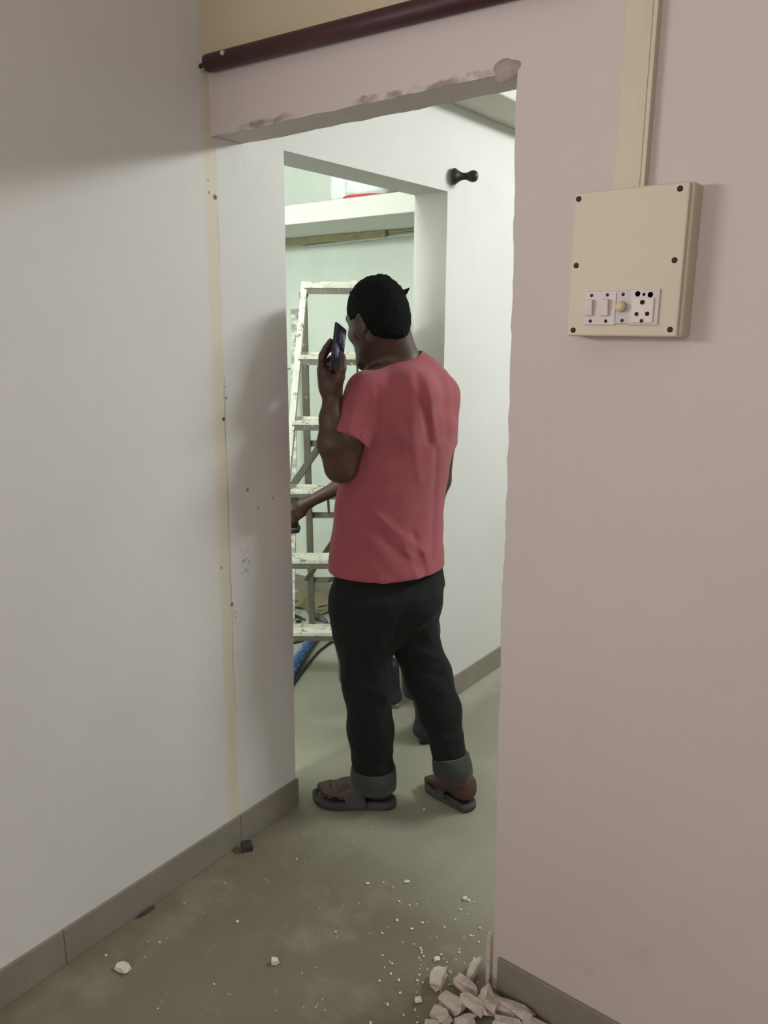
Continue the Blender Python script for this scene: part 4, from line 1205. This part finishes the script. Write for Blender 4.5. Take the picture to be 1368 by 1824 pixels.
x, z = rel(1108.5, 546.5); kb = ydisc('regulator_knob', M['knob'], pl, x, z, .0095, -DB - .004, -DB - .016, 24, .0082); kb['label'] = 'yellowed round knob'
(x0, z1), (x1, z0) = rel(1095.5, 523), rel(1099, 574)
box('gap', M['hole'], sb, ((x0 + x1) / 2, -DB - .0015, (z0 + z1) / 2), (.0034, .0046, z1 - z0), bevel=.0004)
pl, e = plate('socket_plate', M['plate'], 1124.5, 516, 1172, 579)
(x0, z1), (x1, z0) = rel(1129, 531), rel(1164, 575)
sk = box('socket_face', M['rocker'], pl, ((x0 + x1) / 2, -DB - .005, (z0 + z1) / 2), (x1 - x0, .005, z1 - z0), bevel=.001)
for a, r in (((1137.5, 523.5), .0046), ((1160, 525), .0048)):
    x, z = rel(*a); ydisc('socket_hole', M['hole'], pl, x, z, r, -DB - .0040, -DB - .0005, 14)
x, z = rel(1148.5, 524.5); ydisc('plate_screw', M['screw'], pl, x, z, .0026, -DB - .0040, -DB, 10)
for a, r in (((1147, 538.5), .0041), ((1136.5, 559.5), .0034), ((1155.5, 559), .0037), ((1145.5, 571.5), .0031)):
    x, z = rel(*a); ydisc('socket_hole', M['hole'] if r > .0032 else M['screw'], sk, x, z, r, -DB - .0083, -DB - .0060, 14)
# cable casing going up from the box
cz0 = BZ1 - .002
ca, cb_ = hit(1095, 330, 1, YF - .018)[0], hit(1153, 326, 1, YF - .018)[0]
ca2, cb2 = hit(1110, 5, 1, YF - .018)[0], hit(1167, 5, 1, YF - .018)[0]
ca, cb_ = (ca + ca2) / 2, (cb_ + cb2) / 2
cs = empty('cable_casing', ((ca + cb_) / 2, YF, cz0)); tag(cs, 'cream plastic cable casing rising from the switch box up the wall', 'casing')
zt = ZC - .02
box('channel', M['cream'], cs, (0, -.008, (zt - cz0) / 2), (cb_ - ca + .001, .016, zt - cz0), bevel=.0015)
box('cover', M['cream_lit'], cs, (.002, -.0175, (zt - cz0) / 2), (cb_ - ca - .003, .004, zt - cz0), bevel=.0012)
box('ridge', M['cream'], cs, (.013, -.020, (zt - cz0) / 2), (.016, .003, zt - cz0), bevel=.001)

# ------------------------------------------------------------------ broken plaster and crumbs
def chunk_mesh(size, seed, rough=.22):
    rs = random.Random(seed); bm = bmesh.new(); bmesh.ops.create_cube(bm, size=1.0)
    bmesh.ops.subdivide_edges(bm, edges=bm.edges[:], cuts=1, use_grid_fill=True)
    for v in bm.verts:
        n = v.co.copy()
        k = .86 if n.length > .8 else 1.0
        v.co = Vector((n.x * k + rs.uniform(-1, 1) * rough * .6, n.y * k + rs.uniform(-1, 1) * rough, n.z * k + rs.uniform(-1, 1) * rough * .7))
        v.co = Vector((v.co.x * size[0], v.co.y * size[1], v.co.z * size[2]))
    return bm


def chunk(px, py, size, ang, label, seed, m='rubble', z=None, tilt=0.0, group=None, name='plaster_chunk', cat='plaster'):
    bm = chunk_mesh(size, seed)
    rot = Matrix.Rotation(ang, 4, 'Z') @ Matrix.Rotation(tilt, 4, 'Y'); bmesh.ops.transform(bm, matrix=rot, verts=bm.verts)
    zm = min(v.co.z for v in bm.verts)
    base = z if z is not None else 0.0
    p = hit(px, py, 2, base + size[2] * .4)
    if p[1] > YF - .03 and p[0] > -.74: p[1] = YF - .03
    for v in bm.verts: v.co.z -= zm
    o = from_bm(name, bm, M[m], None, False); o.location = (p[0], p[1], base + .0005)
    tag(o, label, cat, group); return o


# angles are about the vertical, in world axes; image right-down runs along +X
ai = YAW
RG = 'plaster rubble at the wall end'
chunk(781, 1746, (.050, .028, .020), ai + 1.25, 'pale plaster chunk lying apart at the left of the rubble heap', 1, group=RG)
chunk(843, 1733, (.060, .018, .016), ai + 1.0, 'narrow plaster sliver leaning at the top of the heap below the broken edge', 2, group=RG, tilt=-.3)
chunk(829, 1760, (.062, .022, .022), ai - .75, 'long plaster piece slanting right in the middle of the rubble heap', 3, group=RG)
chunk(806, 1790, (.058, .030, .022), ai - .7, 'broad plaster chunk in the front left of the rubble heap', 4, group=RG)
chunk(843, 1792, (.074, .022, .022), ai - .75, 'long plaster strip at the front of the heap slanting towards the lower right', 5, group=RG, z=.010)
chunk(868, 1790, (.050, .038, .026), ai - .4, 'blocky plaster chunk leaning against the bottom corner of the broken wall', 6, group=RG)
chunk(908, 1800, (.100, .032, .024), ai - .55, 'largest plaster slab lying along the front wall skirting', 7, group=RG)
chunk(785, 1812, (.046, .030, .020), ai - .8, 'small plaster chunk at the outermost front left of the rubble heap', 8, group=RG)
chunk(866, 1771, (.028, .022, .030), ai + .5, 'squat plaster lump on top of the heap at the wall corner', 9, group=RG, z=.018)
chunk(902, 1826, (.060, .030, .020), ai - .2, 'flat plaster piece in front of the largest slab, cut by the bottom of the photo', 10, group=RG)
chunk(830, 1822, (.050, .030, .020), ai + .2, 'plaster piece at the bottom of the photo under the long strip', 11, group=RG)
chunk(955, 1832, (.055, .030, .018), ai - .6, 'rightmost plaster piece of the heap beside the skirting', 12, group=RG)
chunk(769, 1832, (.035, .026, .016), ai - .3, 'plaster bit at the bottom left edge of the heap', 13, group=RG)
# upright torn strip of plaster on the wall end
bm = chunk_mesh((.010, .012, .155), 21, .10); o = from_bm('plaster_strip', bm, M['rubble'], None, False)
p = hit(872, 1722, 1, YF - .006); o.location = (p[0] - .003, YF - .004, .079)
tag(o, 'thin upright strip of plaster standing against the broken wall corner', 'plaster')
chunk(220, 1724, (.036, .022, .010), ai - .5, 'white plaster chip alone on the floor near the left skirting', 31, 'crumb')
chunk(490, 1713, (.017, .013, .012), ai + .3, 'small white plaster chip in the middle of the bare floor', 32, 'crumb')
chunk(745, 1782, (.016, .012, .008), ai + .2, 'white crumb just left of the rubble heap', 33, 'crumb')
chunk(778, 1709, (.014, .010, .006), ai + .1, 'white flake above the lone chunk of the heap', 34, 'crumb')
chunk(829, 1601, (.013, .010, .007), ai + .1, 'bright white crumb on the floor beside the broken jamb', 35, 'crumb')
chunk(725, 1571, (.016, .008, .004), ai + .2, 'flat white flake on the floor in front of the sandals', 36, 'crumb')
chunk(430, 1504, (.034, .026, .022), ai + .2, 'dark crumbly lump at the foot of the left skirting joint', 41, 'dark_scrap', name='debris_lump', cat='debris').location.x += .024
A, Bp = Vector(hit(241, 1630, 2, .005)), Vector(hit(270, 1612, 2, .005)); A.x = max(A.x, XL + .018); Bp.x = max(Bp.x, XL + .020)
tag(tube('debris_twig', M['dark_scrap'], None, [A, A.lerp(Bp, .5) + Vector((.002, 0, .001)), Bp], [.003, .005, .004], 8), 'short dark stick lying against the left skirting', 'debris')
# crumbs too small to pick apart
bm = bmesh.new(); rs = random.Random(11); spots = []
for px, py in ((655, 1574), (683, 1572), (713, 1606), (728, 1614), (755, 1643), (710, 1638), (700, 1580), (764, 1642), (845, 1668), (855, 1654), (820, 1620), (400, 1573), (420, 1640), (283, 1679), (190, 1704), (382, 1752), (535, 1732), (530, 1529), (505, 1540), (748, 1442), (758, 1443), (810, 1640), (838, 1606), (600, 1660), (820, 1690), (680, 1664)):
    spots.append((px + rs.uniform(-3, 3), py + rs.uniform(-2, 2), rs.uniform(.002, .0050)))
for _ in range(110): spots.append((rs.gauss(800, 65), rs.gauss(1745, 60), rs.uniform(.0012, .004)))
for _ in range(70): spots.append((rs.uniform(250, 870), rs.uniform(1480, 1800), rs.uniform(.0008, .0022)))
for _ in range(50): spots.append((rs.uniform(550, 880), rs.uniform(1250, 1480), rs.uniform(.0008, .0024)))
feet = [(to_world(a), to_world(b)) for a, b in ((lheel, ltoe), (rheel, rtoe), (hA, hB), (hC, hD))]
def seg_d(p, a, b):
    ab = b - a; t = min(1, max(0, float((p - a) @ ab / (ab @ ab)))); return float(np.linalg.norm((p - a - ab * t)[:2]))
for px, py, r in spots:
    p = hit(px, py, 2, .001)
    if any(seg_d(p, f0, f1) < .085 for f0, f1 in feet): continue
    if p[0] < XL + .02 or (p[1] > YF - .02 and p[0] > -.75): continue
    mt = Matrix.Translation(Vector((p[0], p[1], r * .5 + .0003))) @ Matrix.Rotation(rs.uniform(0, 3), 4, 'Z') @ Matrix.Diagonal((r * rs.uniform(.8, 1.6), r, r * .6, 1))
    bmesh.ops.create_icosphere(bm, subdivisions=1, radius=1.0, matrix=mt)
tag(from_bm('plaster_crumbs', bm, M['crumb'], None, False), 'fine white plaster crumbs scattered over the doorway floor', 'crumbs', None, 'stuff')
